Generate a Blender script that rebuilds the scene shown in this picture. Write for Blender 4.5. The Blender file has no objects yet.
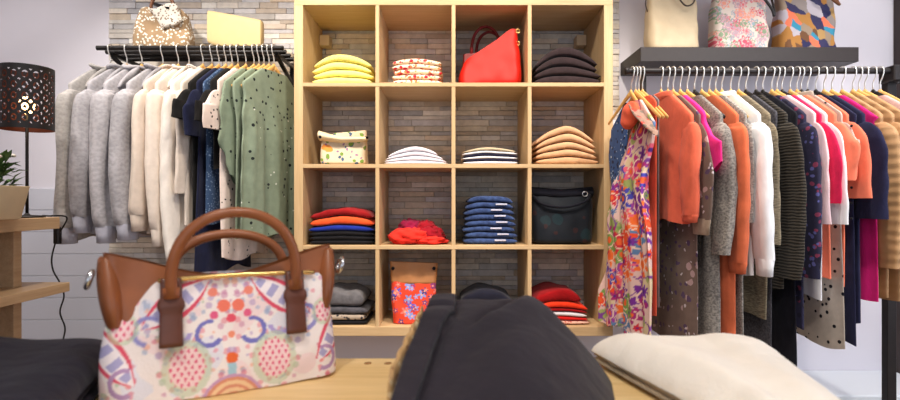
import bpy, math, random
import numpy as np
from mathutils import Vector, Matrix, noise as mnoise

random.seed(7)
PI = math.pi
F, CX, CY, CZ = 542.0, 450.0, 200.0, 1.12
col = bpy.context.scene.collection
sc = bpy.context.scene

def P(px, py, Y):
    return Vector(((px - CX) * Y / F, Y, CZ + (CY - py) * Y / F))
def XP(px, Y): return (px - CX) * Y / F
def ZP(py, Y): return CZ + (CY - py) * Y / F

def lin(c):
    out = []
    for v in c[:3]:
        v /= 255.0
        out.append(v / 12.92 if v <= 0.04045 else ((v + 0.055) / 1.055) ** 2.4)
    return (out[0], out[1], out[2], 1.0)

def nz(x, y=0.0, z=0.0): return mnoise.noise(Vector((x, y, z)))
def spow(v, e): return math.copysign(abs(v) ** e, v)
def lerp(a, b, t): return a + (b - a) * t
def sstep(a, b, x):
    t = min(1, max(0, (x - a) / (b - a))) if a != b else float(x > a)
    return t * t * (3 - 2 * t)

# ------------------------------------------------------------------ materials
class NT:
    def __init__(s, name):
        s.m = bpy.data.materials.new(name); s.m.use_nodes = True
        s.t = s.m.node_tree; s.n = s.t.nodes; s.l = s.t.links
        s.b = s.n['Principled BSDF']
        s.co = None
    def new(s, typ, **kw):
        n = s.n.new(typ)
        for k, v in kw.items(): setattr(n, k, v)
        return n
    def coord(s, kind='Object'):
        if s.co is None:
            s.co = s.new('ShaderNodeTexCoord')
        return s.co.outputs[kind]
    def mapping(s, scale=(1, 1, 1), loc=(0, 0, 0), kind='Object'):
        mp = s.new('ShaderNodeMapping')
        mp.inputs['Scale'].default_value = scale; mp.inputs['Location'].default_value = loc
        s.l.new(s.coord(kind), mp.inputs['Vector'])
        return mp.outputs[0]
    def noise(s, vec, scale, detail=3.0, rough=.5):
        n = s.new('ShaderNodeTexNoise')
        n.inputs['Scale'].default_value = scale; n.inputs['Detail'].default_value = detail; n.inputs['Roughness'].default_value = rough
        s.l.new(vec, n.inputs['Vector']); return n
    def vor(s, vec, scale, feature='F1'):
        n = s.new('ShaderNodeTexVoronoi', feature=feature)
        n.inputs['Scale'].default_value = scale
        s.l.new(vec, n.inputs['Vector']); return n
    def ramp(s, fac, stops, interp='LINEAR'):
        r = s.new('ShaderNodeValToRGB'); r.color_ramp.interpolation = interp
        e = r.color_ramp.elements
        while len(e) < len(stops): e.new(0.5)
        for i, (p, c) in enumerate(stops): e[i].position = p; e[i].color = c
        s.l.new(fac, r.inputs['Fac']); return r.outputs['Color']
    def mix(s, fac, a, b, blend='MIX'):
        m = s.new('ShaderNodeMixRGB', blend_type=blend)
        for sock, v in ((m.inputs['Fac'], fac), (m.inputs['Color1'], a), (m.inputs['Color2'], b)):
            if hasattr(v, 'node'): s.l.new(v, sock)
            else: sock.default_value = v
        return m.outputs['Color']
    def math(s, op, a, b=0.0):
        m = s.new('ShaderNodeMath', operation=op)
        for sock, v in ((m.inputs[0], a), (m.inputs[1], b)):
            if hasattr(v, 'node'): s.l.new(v, sock)
            else: sock.default_value = v
        return m.outputs[0]
    def color(s, c):
        if hasattr(c, 'node'): s.l.new(c, s.b.inputs['Base Color'])
        else: s.b.inputs['Base Color'].default_value = c
    def bump(s, h, strength=.3, dist=.01):
        b = s.new('ShaderNodeBump'); b.inputs['Strength'].default_value = strength; b.inputs['Distance'].default_value = dist
        s.l.new(h, b.inputs['Height']); s.l.new(b.outputs[0], s.b.inputs['Normal'])
    def set(s, rough=.5, metal=0.0, sheen=0.0, spec=.5):
        s.b.inputs['Roughness'].default_value = rough; s.b.inputs['Metallic'].default_value = metal
        s.b.inputs['Specular IOR Level'].default_value = spec
        if sheen:
            s.b.inputs['Sheen Weight'].default_value = sheen
            s.b.inputs['Sheen Roughness'].default_value = .5
        return s.m

_cache = {}
def fabric(c, var=.10, scale=35, rough=.92, bump=.35, c2=None, stretch=(1, 1, 1), spec=.15, sheen=0.08):
    key = ('f', c, var, scale, rough, bump, c2, stretch)
    if key in _cache: return _cache[key]
    t = NT('fabric_%d_%d_%d' % c)
    vec = t.mapping(stretch)
    n = t.noise(vec, scale, 4, .6)
    l = lin(c)
    lo = lin(c2) if c2 else tuple(max(0, v * (1 - 2.2 * var)) for v in l[:3]) + (1,)
    hi = tuple(min(1, v * (1 + var)) for v in l[:3]) + (1,)
    t.color(t.ramp(n.outputs['Fac'], [(.3, lo), (.7, hi)]))
    f = t.noise(t.mapping((1, 1, .5)), 220, 2)
    wr = t.noise(t.mapping((1.0, 1.0, .45)), 16, 2.5, .55)
    b1 = t.new('ShaderNodeBump'); b1.inputs['Strength'].default_value = .55; b1.inputs['Distance'].default_value = .012
    t.l.new(wr.outputs['Fac'], b1.inputs['Height'])
    t.bump(f.outputs['Fac'], bump, .002)
    t.l.new(b1.outputs[0], [x for x in t.n if x.bl_idname == 'ShaderNodeBump' and x != b1][0].inputs['Normal'])
    _cache[key] = t.set(rough, 0, sheen, spec)
    return _cache[key]

def melange(c, c2, sx=120, sz=25, rough=.95):
    """marl knit: short flecks"""
    key = ('m', c, c2, sx, sz)
    if key in _cache: return _cache[key]
    t = NT('marl_%d_%d_%d' % c)
    n = t.noise(t.mapping((sx, sx, sz * 6)), 1.0, 2)
    n2 = t.noise(t.mapping((6, 6, 6)), 1.0, 2)
    a = t.ramp(n.outputs['Fac'], [(.35, lin(c2)), (.62, lin(c))])
    b = t.ramp(n2.outputs['Fac'], [(.3, (.8, .8, .8, 1)), (.7, (1.05, 1.05, 1.05, 1))])
    t.color(t.mix(1.0, a, b, 'MULTIPLY'))
    t.bump(n.outputs['Fac'], .4, .003)
    _cache[key] = t.set(rough, 0, .1, .15)
    return _cache[key]

def printed(name, bg, layers, bgvar=.06, rough=.85, warp=.25):
    """layers: (colour, scale, threshold, seed, share)  - blobs of a print scattered over a ground colour"""
    t = NT(name)
    base = t.mapping((1, 1, 1))
    wn = t.noise(base, 14, 2)
    add = t.new('ShaderNodeVectorMath', operation='MULTIPLY_ADD')
    t.l.new(wn.outputs['Color'], add.inputs[0]); add.inputs[1].default_value = (warp * .1,) * 3
    t.l.new(base, add.inputs[2])
    vec0 = add.outputs[0]
    n = t.noise(base, 30, 3)
    l = lin(bg)
    c = t.ramp(n.outputs['Fac'], [(.3, tuple(v * (1 - 2 * bgvar) for v in l[:3]) + (1,)), (.7, tuple(min(1, v * (1 + bgvar)) for v in l[:3]) + (1,))])
    for (cc, sca, th, seed, share) in layers:
        mp = t.new('ShaderNodeMapping'); mp.inputs['Location'].default_value = (seed * 1.37, seed * 2.11, seed * .77)
        t.l.new(vec0, mp.inputs['Vector'])
        v = t.vor(mp.outputs[0], sca)
        m = t.math('LESS_THAN', v.outputs['Distance'], th)
        if share < 1:
            sp = t.new('ShaderNodeSeparateColor'); t.l.new(v.outputs['Color'], sp.inputs[0])
            m = t.math('MULTIPLY', m, t.math('LESS_THAN', sp.outputs[0], share))
        c = t.mix(m, c, lin(cc))
    t.color(c)
    t.bump(t.noise(base, 200, 2).outputs['Fac'], .25, .002)
    return t.set(rough, 0, .05, .2)

def plain(name, c, rough=.5, metal=0.0, spec=.5, nscale=0, var=.08, bump=0):
    t = NT(name)
    l = lin(c)
    if nscale:
        n = t.noise(t.mapping(), nscale, 3)
        t.color(t.ramp(n.outputs['Fac'], [(.3, tuple(v * (1 - var) for v in l[:3]) + (1,)), (.7, tuple(min(1, v * (1 + var)) for v in l[:3]) + (1,))]))
        if bump: t.bump(n.outputs['Fac'], bump, .003)
    else: t.color(l)
    return t.set(rough, metal, 0, spec)

def wood(name, c1, c2, axis='z', rough=.45, scale=1.0):
    t = NT(name)
    st = {'x': (1.2, 22, 22), 'y': (22, 1.2, 22), 'z': (22, 22, 1.2)}[axis]
    n = t.noise(t.mapping(tuple(v * scale for v in st)), 1.6, 5, .6)
    n2 = t.noise(t.mapping(tuple(v * scale * 4 for v in st)), 2.0, 2)
    c = t.ramp(n.outputs['Fac'], [(.3, lin(c1)), (.7, lin(c2))])
    f = t.ramp(n2.outputs['Fac'], [(.35, (.86, .84, .8, 1)), (.6, (1, 1, 1, 1))])
    t.color(t.mix(.6, c, f, 'MULTIPLY'))
    t.bump(n2.outputs['Fac'], .06, .002)
    return t.set(rough, 0, 0, .4)

def vcol(name, rough=.7, bump=.2, bscale=180, spec=.3, sheen=0, varscale=0):
    t = NT(name)
    a = t.new('ShaderNodeAttribute', attribute_name='Col')
    c = a.outputs['Color']
    if varscale:
        n = t.noise(t.mapping(), varscale, 4, .65)
        f = t.ramp(n.outputs['Fac'], [(.25, (.82, .81, .80, 1)), (.75, (1.14, 1.13, 1.11, 1))])
        c = t.mix(1.0, c, f, 'MULTIPLY')
    t.color(c)
    if bump: t.bump(t.noise(t.mapping(), bscale, 3).outputs['Fac'], bump, .003)
    return t.set(rough, 0, sheen, spec)

# ------------------------------------------------------------------ mesh builder
class MB:
    def __init__(s): s.v = []; s.f = []; s.c = None
    def grid_faces(s, b, n, m, closed):
        for j in range(m - 1):
            for i in range(n if closed else n - 1):
                i2 = (i + 1) % n
                s.f.append((b + j * n + i, b + j * n + i2, b + (j + 1) * n + i2, b + (j + 1) * n + i))
    def loft(s, rings, closed=True, cap0=False, cap1=False):
        b = len(s.v); n = len(rings[0])
        for r in rings: s.v.extend([tuple(p) for p in r])
        s.grid_faces(b, n, len(rings), closed)
        if cap0: s.f.append(tuple(b + i for i in reversed(range(n))))
        if cap1: s.f.append(tuple(b + (len(rings) - 1) * n + i for i in range(n)))
        return s
    def box(s, x0, x1, y0, y1, z0, z1, bev=0.0):
        if bev <= 0:
            b = len(s.v)
            s.v += [(x0, y0, z0), (x1, y0, z0), (x1, y1, z0), (x0, y1, z0), (x0, y0, z1), (x1, y0, z1), (x1, y1, z1), (x0, y1, z1)]
            s.f += [tuple(b + i for i in q) for q in ((3, 2, 1, 0), (4, 5, 6, 7), (0, 1, 5, 4), (1, 2, 6, 5), (2, 3, 7, 6), (3, 0, 4, 7))]
            return s
        def ring(z, k):
            a = bev * k
            return [(x0 + a + c, y0 + a, z) if 0 else None for c in ()] or [
                (x0 + bev, y0 + a, z), (x1 - bev, y0 + a, z), (x1 - a, y0 + bev, z), (x1 - a, y1 - bev, z),
                (x1 - bev, y1 - a, z), (x0 + bev, y1 - a, z), (x0 + a, y1 - bev, z), (x0 + a, y0 + bev, z)]
        s.loft([ring(z0, 1), ring(z0 + bev, 0), ring(z1 - bev, 0), ring(z1, 1)], True, True, True)
        return s
    def tube(s, path, r, n=10, cap=True, flat=None, up=None):
        pts = [Vector(p) for p in path]
        rr = r if callable(r) else (lambda t: r)
        rings = []; prev = None
        for i, p in enumerate(pts):
            d = (pts[min(i + 1, len(pts) - 1)] - pts[max(i - 1, 0)]).normalized()
            if prev is None:
                a = Vector(up) if up else (Vector((0, 0, 1)) if abs(d.z) < .9 else Vector((1, 0, 0)))
            else: a = prev
            a = (a - d * a.dot(d)).normalized(); prev = a
            bb = d.cross(a)
            R = rr(i / (len(pts) - 1)); k = flat or 1.0
            rings.append([p + a * (R * math.cos(2 * PI * q / n)) + bb * (R * k * math.sin(2 * PI * q / n)) for q in range(n)])
        s.loft(rings, True, cap, cap); return s
    def lathe(s, prof, n=24, c=(0, 0, 0), cap0=False, cap1=False):
        s.loft([[(c[0] + r * math.cos(2 * PI * q / n), c[1] + r * math.sin(2 * PI * q / n), c[2] + z) for q in range(n)] for r, z in prof], True, cap0, cap1); return s
    def sphere(s, c, r, n=12, m=8):
        rx, ry, rz = r if isinstance(r, tuple) else (r, r, r)
        rings = []
        for j in range(m + 1):
            a = -PI / 2 + PI * j / m; k = max(.02, math.cos(a))
            rings.append([(c[0] + rx * k * math.cos(2 * PI * q / n), c[1] + ry * k * math.sin(2 * PI * q / n), c[2] + rz * math.sin(a)) for q in range(n)])
        s.loft(rings, True, True, True); return s
    def build(s, name, mat, parent=None, smooth=True, subsurf=0, loc=None, rotz=0, sharp=None):
        me = bpy.data.meshes.new(name); me.from_pydata([tuple(v) for v in s.v], [], s.f); me.update()
        if s.c is not None:
            at = me.color_attributes.new('Col', 'FLOAT_COLOR', 'POINT')
            at.data.foreach_set('color', np.array(s.c, dtype=np.float32).ravel())
        me.materials.append(mat)
        if smooth:
            me.polygons.foreach_set('use_smooth', [True] * len(me.polygons))
            if sharp is not None: me.set_sharp_from_angle(angle=math.radians(sharp))
        o = bpy.data.objects.new(name, me); col.objects.link(o)
        if parent: o.parent = parent
        if loc is not None: o.location = loc
        if rotz: o.rotation_euler.z = rotz
        if subsurf:
            md = o.modifiers.new('sub', 'SUBSURF'); md.levels = subsurf; md.render_levels = subsurf
        return o

def catmull(pts, n=8):
    pts = [Vector(p) for p in pts]; out = []
    for i in range(len(pts) - 1):
        p0 = pts[max(i - 1, 0)]; p1 = pts[i]; p2 = pts[i + 1]; p3 = pts[min(i + 2, len(pts) - 1)]
        for k in range(n):
            t = k / n
            out.append(.5 * ((2 * p1) + (p2 - p0) * t + (2 * p0 - 5 * p1 + 4 * p2 - p3) * t * t + (3 * p1 - p0 - 3 * p2 + p3) * t ** 3))
    out.append(pts[-1]); return out

def interp(tab, x):
    if x <= tab[0][0]: return tab[0][1]
    for (a, va), (b, vb) in zip(tab, tab[1:]):
        if x <= b: return lerp(va, vb, (x - a) / (b - a))
    return tab[-1][1]

def tag(o, label=None, cat=None, group=None, kind=None):
    if label: o['label'] = label
    if cat: o['category'] = cat
    if group: o['group'] = group
    if kind: o['kind'] = kind
    return o
def thing(name, label, cat, loc=(0, 0, 0), rotz=0, group=None):
    o = bpy.data.objects.new(name, None); col.objects.link(o)
    o.empty_display_size = .05
    o.location = loc; o.rotation_euler = (0, 0, rotz)
    return tag(o, label, cat, group)

# ------------------------------------------------------------------ the setting
WALL_Y = 2.93
M_wall = plain('wall_paint', (224, 220, 228), .8, 0, .2, 3, .02)
M_lower = plain('lower_wall_paint', (205, 206, 216), .7, 0, .3, 4, .03)
M_ceil = plain('ceiling_paint', (235, 233, 228), .9, 0, .2)
M_floor = wood('floor_boards', (120, 98, 76), (150, 124, 96), 'y', .4)
M_darkwood = wood('dark_brown_wood', (38, 26, 22), (58, 40, 34), 'z', .4)
M_white = plain('white_lacquer', (232, 238, 244), .4, 0, .4)

def struct(name, mb, m, label, cat='wall', smooth=False):
    o = mb.build(name, m, None, smooth); return tag(o, label, cat, None, 'structure')
struct('floor', MB().box(-2.6, 2.6, -3.2, 3.0, -.05, 0), M_floor, 'brown wooden floor of the shop', 'floor')
struct('ceiling', MB().box(-2.6, 2.6, -3.2, 3.0, 2.75, 2.8), M_ceil, 'white ceiling of the shop', 'ceiling')
struct('wall_back', MB().box(-2.6, 2.6, WALL_Y, 3.0, 0, 2.75), M_wall, 'pale lavender white plaster wall behind the racks', 'wall')
struct('wall_left', MB().box(-2.68, -2.6, -3.2, 3.0, 0, 2.75), M_wall, 'white side wall left of the lamp', 'wall')
struct('wall_right', MB().box(2.6, 2.68, -3.2, 3.0, 0, 2.75), M_wall, 'white side wall right of the clothes rack', 'wall')
mbd = MB()
for k in range(10):
    mbd.box(-2.6, -1.835, WALL_Y - .012, WALL_Y - .0005, .0 + k * .1185, .0 + k * .1185 + .1165, .002)
struct('trim_1', mbd, M_lower, 'whitewashed board panelling on the lower left wall', 'wall trim')
struct('trim_2', MB().box(2.395, 2.599, WALL_Y - .06, WALL_Y - .0005, .0, 2.75, .004), M_darkwood, 'dark brown wooden door post at the far right', 'wall trim')
# ledger-stone cladding: every stone a block in one mesh
rs = random.Random(3)
mbs = MB(); cols = []
x0s, x1s, z, = -1.833, XP(619.5, 2.91), .54
pal = [(216, 206, 194), (226, 214, 196), (200, 196, 196), (236, 230, 220), (220, 196, 166), (208, 188, 168), (190, 188, 194), (230, 216, 194), (214, 208, 204), (202, 202, 210)]
mbs.box(x0s, x1s, WALL_Y - .006, WALL_Y - .0005, .54, 2.75); cols += [lin((190, 180, 170))] * 8
while z < 2.74:
    h = rs.choice((.022, .028, .034)); x = x0s - rs.random() * .1
    while x < x1s:
        w = rs.uniform(.08, .26)
        a, b = max(x, x0s), min(x + w - .0015, x1s)
        if b - a > .012:
            p = rs.uniform(.010, .019)
            n0 = len(mbs.v); mbs.box(a, b, WALL_Y - .004 - p, WALL_Y - .004, z, min(z + h - .0015, 2.749), .002)
            c = rs.choice(pal); c = tuple(v * .62 + m_ * .38 for v, m_ in zip(c, (222, 220, 220))); k = rs.uniform(.9, 1.08)
            cols += [lin(tuple(min(255, v * k) for v in c))] * (len(mbs.v) - n0)
        x += w
    z += h
mbs.c = cols
tag(mbs.build('trim_3', vcol('ledger_stone', .85, .6, 60, .2, 0, 26), None, False), 'grey and tan ledger stone cladding behind the cube shelf', 'stone wall', None, 'structure')

# white low plinth along the right wall
pl = MB().box(1.0, 2.39, 2.55, WALL_Y - .002, 0, .2, .006).build('display_plinth', M_white, None, False)
tag(pl, 'low white display plinth on the floor under the right clothes rack', 'plinth')

# ------------------------------------------------------------------ cube shelf
M_birch = wood('birch_veneer', (198, 164, 120), (212, 182, 140), 'z', .5)
M_birchx = wood('birch_veneer_boards', (198, 164, 120), (212, 182, 140), 'x', .5)
SY0, SY1 = 2.52, 2.905
SX0, SX1 = XP(294, SY0), XP(613, SY0)
SZ0, SZ1 = ZP(336, SY0), ZP(-4, SY0)
OT, IT = .042, .018
ix0, ix1, iz0, iz1 = SX0 + OT, SX1 - OT, SZ0 + OT, SZ1 - OT
CW = (ix1 - ix0 - 3 * IT) / 4; CH = (iz1 - iz0 - 3 * IT) / 4
shelf = thing('cube_shelf', 'tall light wood cube shelf of sixteen compartments on the stone wall', 'shelf', (0, 0, 0))
for (a, b) in ((SX0, ix0), (ix1, SX1)):
    MB().box(a, b, SY0, SY1, iz0, iz1, .0012).build('side_panel', M_birch, shelf, False)
for (a, b) in ((SZ0, iz0), (iz1, SZ1)):
    MB().box(SX0, SX1, SY0, SY1, a, b, .0012).build('end_board', M_birchx, shelf, False)
for k in range(3):
    zz = iz0 + CH * (k + 1) + IT * k
    MB().box(ix0, ix1, SY0, SY1, zz, zz + IT, .001).build('shelf_board', M_birchx, shelf, False)
for k in range(3):
    xx = ix0 + CW * (k + 1) + IT * k
    for r in range(4):
        zz = iz0 + r * (CH + IT)
        MB().box(xx, xx + IT, SY0 + .001, SY1, zz, zz + CH, .001).build('divider', M_birch, shelf, False)
M_block = plain('pale_bracket', (214, 190, 158), .6)
for px, xa in ((331, ix0), (578, ix1 - .055)):
    zb = ZP(47, 2.86)
    MB().box(xa + .001, xa + .052, 2.83, SY1 - .002, zb, zb + .055, .002).build('wall_bracket', M_block, shelf, False)
def cell(c, r):   # 1-based, r from the top
    xa = ix0 + (c - 1) * (CW + IT)
    za = iz0 + (4 - r) * (CH + IT)
    return xa, xa + CW, za

# ------------------------------------------------------------------ folded clothes
def slab(name, mat, cx, cy, w, d, zb, zt, parent=None, seed=0, rot=0, nx=28, n=28, e1=.26, e2=.48, loc0=None, wob=.004, taper=0):
    """soft folded garment: closed roll section in y/z swept along x; zb/zt(x, y): undersides and tops (local)"""
    mb = MB(); rings = []
    for i in range(nx + 1):
        s = -1 + 2 * i / nx
        x = s * w / 2
        endk = (1 - abs(s) ** 9) ** .5 if abs(s) < 1 else 0
        endk = max(.12, endk)
        ring = []
        for q in range(n):
            a = 2 * PI * q / n
            yy = (d / 2 + wob * nz(x * 14, seed * 3.1, 5)) * spow(math.cos(a), e1)
            if yy < 0: yy *= 1 - .05 * abs(s) ** 3
            b, t = zb(x, yy), zt(x, yy)
            mid, th = (b + t) / 2, max(.002, t - b)
            k = spow(math.sin(a), e2)
            ring.append((x * (1 + taper * yy) + wob * nz(yy * 20, seed, 1), yy, mid + th / 2 * k * endk))
        rings.append(ring)
    mb.loft(rings, True, True, True)
    o = mb.build(name, mat, parent, True, 0, (cx, cy, 0), rot)
    return o

def stack(items, cx, yf, z0, w, d, arch=.3, group=None, seed=0, wavy=.0, names=None, rot=0, tilt=0):
    """items bottom first: dict(mat, t, label, name, cat, dx, dw). layered so that none cuts its neighbour"""
    acc = [lambda x, y: 0.0]
    out = []
    W0 = w
    tot = len(items)
    for k, it in enumerate(items):
        t = it['t']; dx = it.get('dx', 0); dw = it.get('dw', 0); ar = it.get('arch', arch); ry = it.get('dd', 0)
        sd = seed * 7 + k
        def th(x, y, t=t, ar=ar, sd=sd, wv=it.get('wavy', wavy)):
            q = min(1.2, abs(2 * x / W0))
            return t * (1 - ar + 2 * ar * max(0, (1 - q ** 1.8))) * (1 + .12 * nz(x * 9, sd * 3.3, 0)) + wv * (.5 + .5 * nz(x * 13, y * 9, sd)) 
        base = acc[-1]
        def zb(x, y, base=base, dx=dx): return z0 + .0012 + base(x + dx, y) + .0008
        def zt(x, y, base=base, th=th, dx=dx): return z0 + .0012 + base(x + dx, y) + th(x + dx, y)
        def nacc(x, y, base=base, th=th): return base(x, y) + th(x, y)
        acc.append(nacc)
        o = slab(it.get('name', 'folded_jumper'), it['mat'], cx + dx, yf + d / 2 + it.get('dy', 0), w + dw, d + ry, zb, zt, None, sd, 0)
        tag(o, it['label'], it.get('cat', 'folded clothes'), it.get('group', group))
        out.append((o, zb, zt))
    return out

ORD = ['topmost', 'second from the top', 'third from the top', 'fourth from the top', 'fifth from the top', 'sixth from the top', 'seventh from the top', 'eighth from the top']
FY = 2.555
def fx(px): return XP(px, FY)
def zfl(c, r): return cell(c, r)[2]

M_yel = fabric((248, 238, 138), .05, 30); M_yelt = printed('yellow_speckled_knit', (236, 224, 132), [((178, 172, 92), 150, .28, 1, 1)])
mats = [M_yel, M_yel, M_yel, M_yelt]
labs = ['pale yellow folded top at the bottom of its stack', 'pale yellow folded top second from the bottom of its stack', 'pale yellow folded top just under the speckled yellow one', 'speckled dull yellow folded top lying on the yellow stack']
stack([dict(mat=m, t=.0275 + .001 * k, label=l, dx=(-.004, .003, -.004, 0)[k], dw=(0, .004, 0, -.01)[k]) for k, (m, l) in enumerate(zip(mats, labs))], fx(342.5), FY, zfl(1, 1), .282, .27, .22, 'yellow tops in the top left cube', 1, .002)

M_redfl = printed('red_and_cream_floral_cotton', (246, 226, 200), [((206, 40, 60), 42, .42, 2, .7), ((232, 130, 80), 60, .36, 5, .6), ((60, 50, 70), 90, .3, 7, .35), ((240, 200, 90), 70, .3, 9, .3)])
stack([dict(mat=M_redfl, t=.0225, name='folded_blouse', label='red and cream floral folded blouse, %s of its pile' % ORD[4 - k], dx=(.002, -.003, .004, -.002, .0)[k]) for k in range(5)], fx(417), FY + .01, zfl(2, 1), .232, .24, .06, 'floral blouses in the top row', 2, .002)

M_dkbr = fabric((54, 42, 44), .12)
stack([dict(mat=M_dkbr, t=.035, label='dark brown folded jumper, %s of the pile of four' % ORD[3 - k], dx=(.004, .004, -.002, -.004)[k], dw=(.01, .012, -.012, -.01)[k]) for k in range(4)], fx(567), FY, zfl(4, 1), .305, .28, .30, 'dark brown jumpers in the top right cube', 3)

M_wht = fabric((240, 236, 246), .03, 20)
stack([dict(mat=M_wht, t=.0145, name='folded_shirt', label='white folded shirt, %s of the low white pile' % ORD[3 - k], arch=(.35, .42, .5, .6)[k], dw=(.01, 0, -.02, -.06)[k], dx=(.006, 0, -.004, -.012)[k]) for k in range(4)], fx(415), FY, zfl(2, 2), .292, .27, .4, 'white shirts in the second row', 4)

tS = NT('navy_white_striped_jersey')
w_ = tS.new('ShaderNodeTexWave', wave_type='BANDS', bands_direction='Z'); w_.inputs['Scale'].default_value = 38; w_.inputs['Distortion'].default_value = .5
tS.l.new(tS.coord('Object'), w_.inputs['Vector'])
tS.color(tS.ramp(w_.outputs['Fac'], [(.0, lin((38, 34, 62))), (.5, lin((236, 234, 240)))], 'CONSTANT')); M_stripe = tS.set(.9, 0, .05, .2)
M_beige = fabric((206, 188, 156), .06)
M_navw = fabric((36, 34, 60), .1); M_offw = fabric((236, 234, 240), .03)
stack([dict(mat=M_offw, t=.014, label='white folded jersey at the bottom of the navy striped pile'), dict(mat=M_navw, t=.009, label='navy folded jersey second from the bottom of the striped pile', dx=.004),
       dict(mat=M_offw, t=.012, label='white folded jersey in the middle of the striped pile', dx=-.003), dict(mat=M_navw, t=.009, label='navy folded jersey below the topmost white one', dx=.003),
       dict(mat=M_offw, t=.013, label='white folded jersey directly under the beige top', dx=.0), dict(mat=M_beige, t=.012, label='beige folded top lying on the navy and white pile', dx=-.004, dw=-.01, arch=.4)],
      fx(490), FY, zfl(3, 2), .262, .26, .1, 'navy and white jerseys in the second row', 5, .001)

M_tan = fabric((212, 166, 126), .07)
stack([dict(mat=M_tan, t=.0285, label='tan folded jumper, %s of the pile of five' % ORD[4 - k], dx=(.008, .004, .002, .0, -.004)[k], dw=(.0, -.006, -.012, -.012, -.02)[k]) for k in range(5)], fx(566), FY, zfl(4, 2), .296, .28, .27, 'tan jumpers in the second row', 6)

M_dred = fabric((150, 22, 26), .12); M_org = fabric((248, 92, 46), .05); M_blu = fabric((30, 50, 150), .08); M_blk = fabric((26, 24, 28), .15)
stack([dict(mat=M_blk, t=.0195, label='black folded top at the bottom of the red and blue pile'), dict(mat=M_blk, t=.0195, label='black folded top second from the bottom of the red and blue pile', dx=.003), dict(mat=M_blk, t=.0195, label='black folded top just under the bright blue one', dx=-.002),
       dict(mat=M_blu, t=.026, label='bright blue folded top below the orange one', arch=.12, dx=.0), dict(mat=M_org, t=.038, label='orange folded top between the dark red and the blue one', arch=.16, dw=-.006),
       dict(mat=M_dred, t=.016, label='dark red folded top lying on the orange one', arch=.15, wavy=.034, dw=-.01)], fx(341), FY, zfl(1, 3), .305, .28, .08, 'folded tops in the left third row cube', 7, .001)

# jeans
M_jean = fabric((60, 80, 124), .16, 60, .9, .5, (38, 50, 86)); M_patch = plain('pale_waistband_tag', (196, 196, 214), .8)
nj = 8
res = stack([dict(mat=M_jean, t=.027, name='jeans', cat='jeans', label='folded blue jeans, %s of the denim pile' % ORD[nj - 1 - k], dx=(.004, .008, -.004, .004, .0, -.003, -.002, .004)[k], dw=(.02, .012, .01, .004, .0, .0, -.012, -.022)[k]) for k in range(nj)], fx(490), FY + .02, zfl(3, 3), .24, .26, .05, 'blue jeans in the middle of the shelf', 8, .001)
for k, (o, zb, zt) in enumerate(res):
    if k == 7: continue
    xx = .045 + .012 * math.sin(k * 2.3); y = -.1325
    zz = (zb(xx, -.12) + zt(xx, -.12)) / 2
    MB().box(xx - .026, xx + .028, -.1365, -.1315, zz + .001, zz + .0085, .001).build('waistband_tag', M_patch, o, False)

M_dgr = fabric((108, 105, 108), .15); M_dgr2 = fabric((84, 82, 88), .18); M_lace = printed('patterned_grey_knit', (176, 158, 140), [((40, 38, 46), 70, .4, 3, .7)])
stack([dict(mat=M_blk, t=.016, label='black folded top at the bottom of the dark grey pile'), dict(mat=M_lace, t=.028, label='patterned beige and black folded top low in the grey pile', arch=.06, dx=-.004),
       dict(mat=M_dgr2, t=.03, label='charcoal folded cardigan in the middle of the grey pile', arch=.12, dx=.004), dict(mat=M_dgr, t=.045, label='dark grey folded cardigan on top of the grey pile', arch=.25, wavy=.05, dw=-.03)],
      fx(338), FY, zfl(1, 4), .27, .26, .08, 'folded cardigans in the bottom left cube', 9, .004)

M_ink = fabric((30, 30, 44), .12)
stack([dict(mat=M_ink, t=.045, label='ink blue folded top at the bottom of the cube behind the blazer'), dict(mat=M_ink, t=.045, label='ink blue folded top in the middle of the cube behind the blazer', dx=.004), dict(mat=M_ink, t=.04, label='ink blue crumpled top peeping above the navy blazer', arch=.3, wavy=.02)],
      fx(487), FY + .01, zfl(3, 4), .25, .26, .1, 'ink blue tops in the bottom row', 10)

M_red = fabric((218, 34, 30), .08); M_pink = printed('pink_lace_jersey', (240, 196, 176), [((206, 76, 70), 90, .38, 3, .8)]); M_dkred = fabric((158, 16, 22), .1)
stack([dict(mat=M_pink, t=.018, label='pink lace folded top at the bottom of the red pile', dw=.015), dict(mat=M_red, t=.016, label='red folded top below the white one'), dict(mat=M_offw, t=.020, label='white folded top in the middle of the red pile', dx=-.003),
       dict(mat=M_dkred, t=.014, label='thin dark red folded top under the bright orange red one'), dict(mat=fabric((246, 62, 30), .05), t=.026, label='bright orange red folded top near the top of the red pile', arch=.2), dict(mat=M_dkred, t=.036, label='dark red crumpled jumper on top of the red pile', arch=.3, wavy=.022, dw=-.03, dx=-.02)],
      fx(560.5), FY, zfl(4, 4), .262, .28, .12, 'red tops in the bottom right cube', 11, .001)

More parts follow.
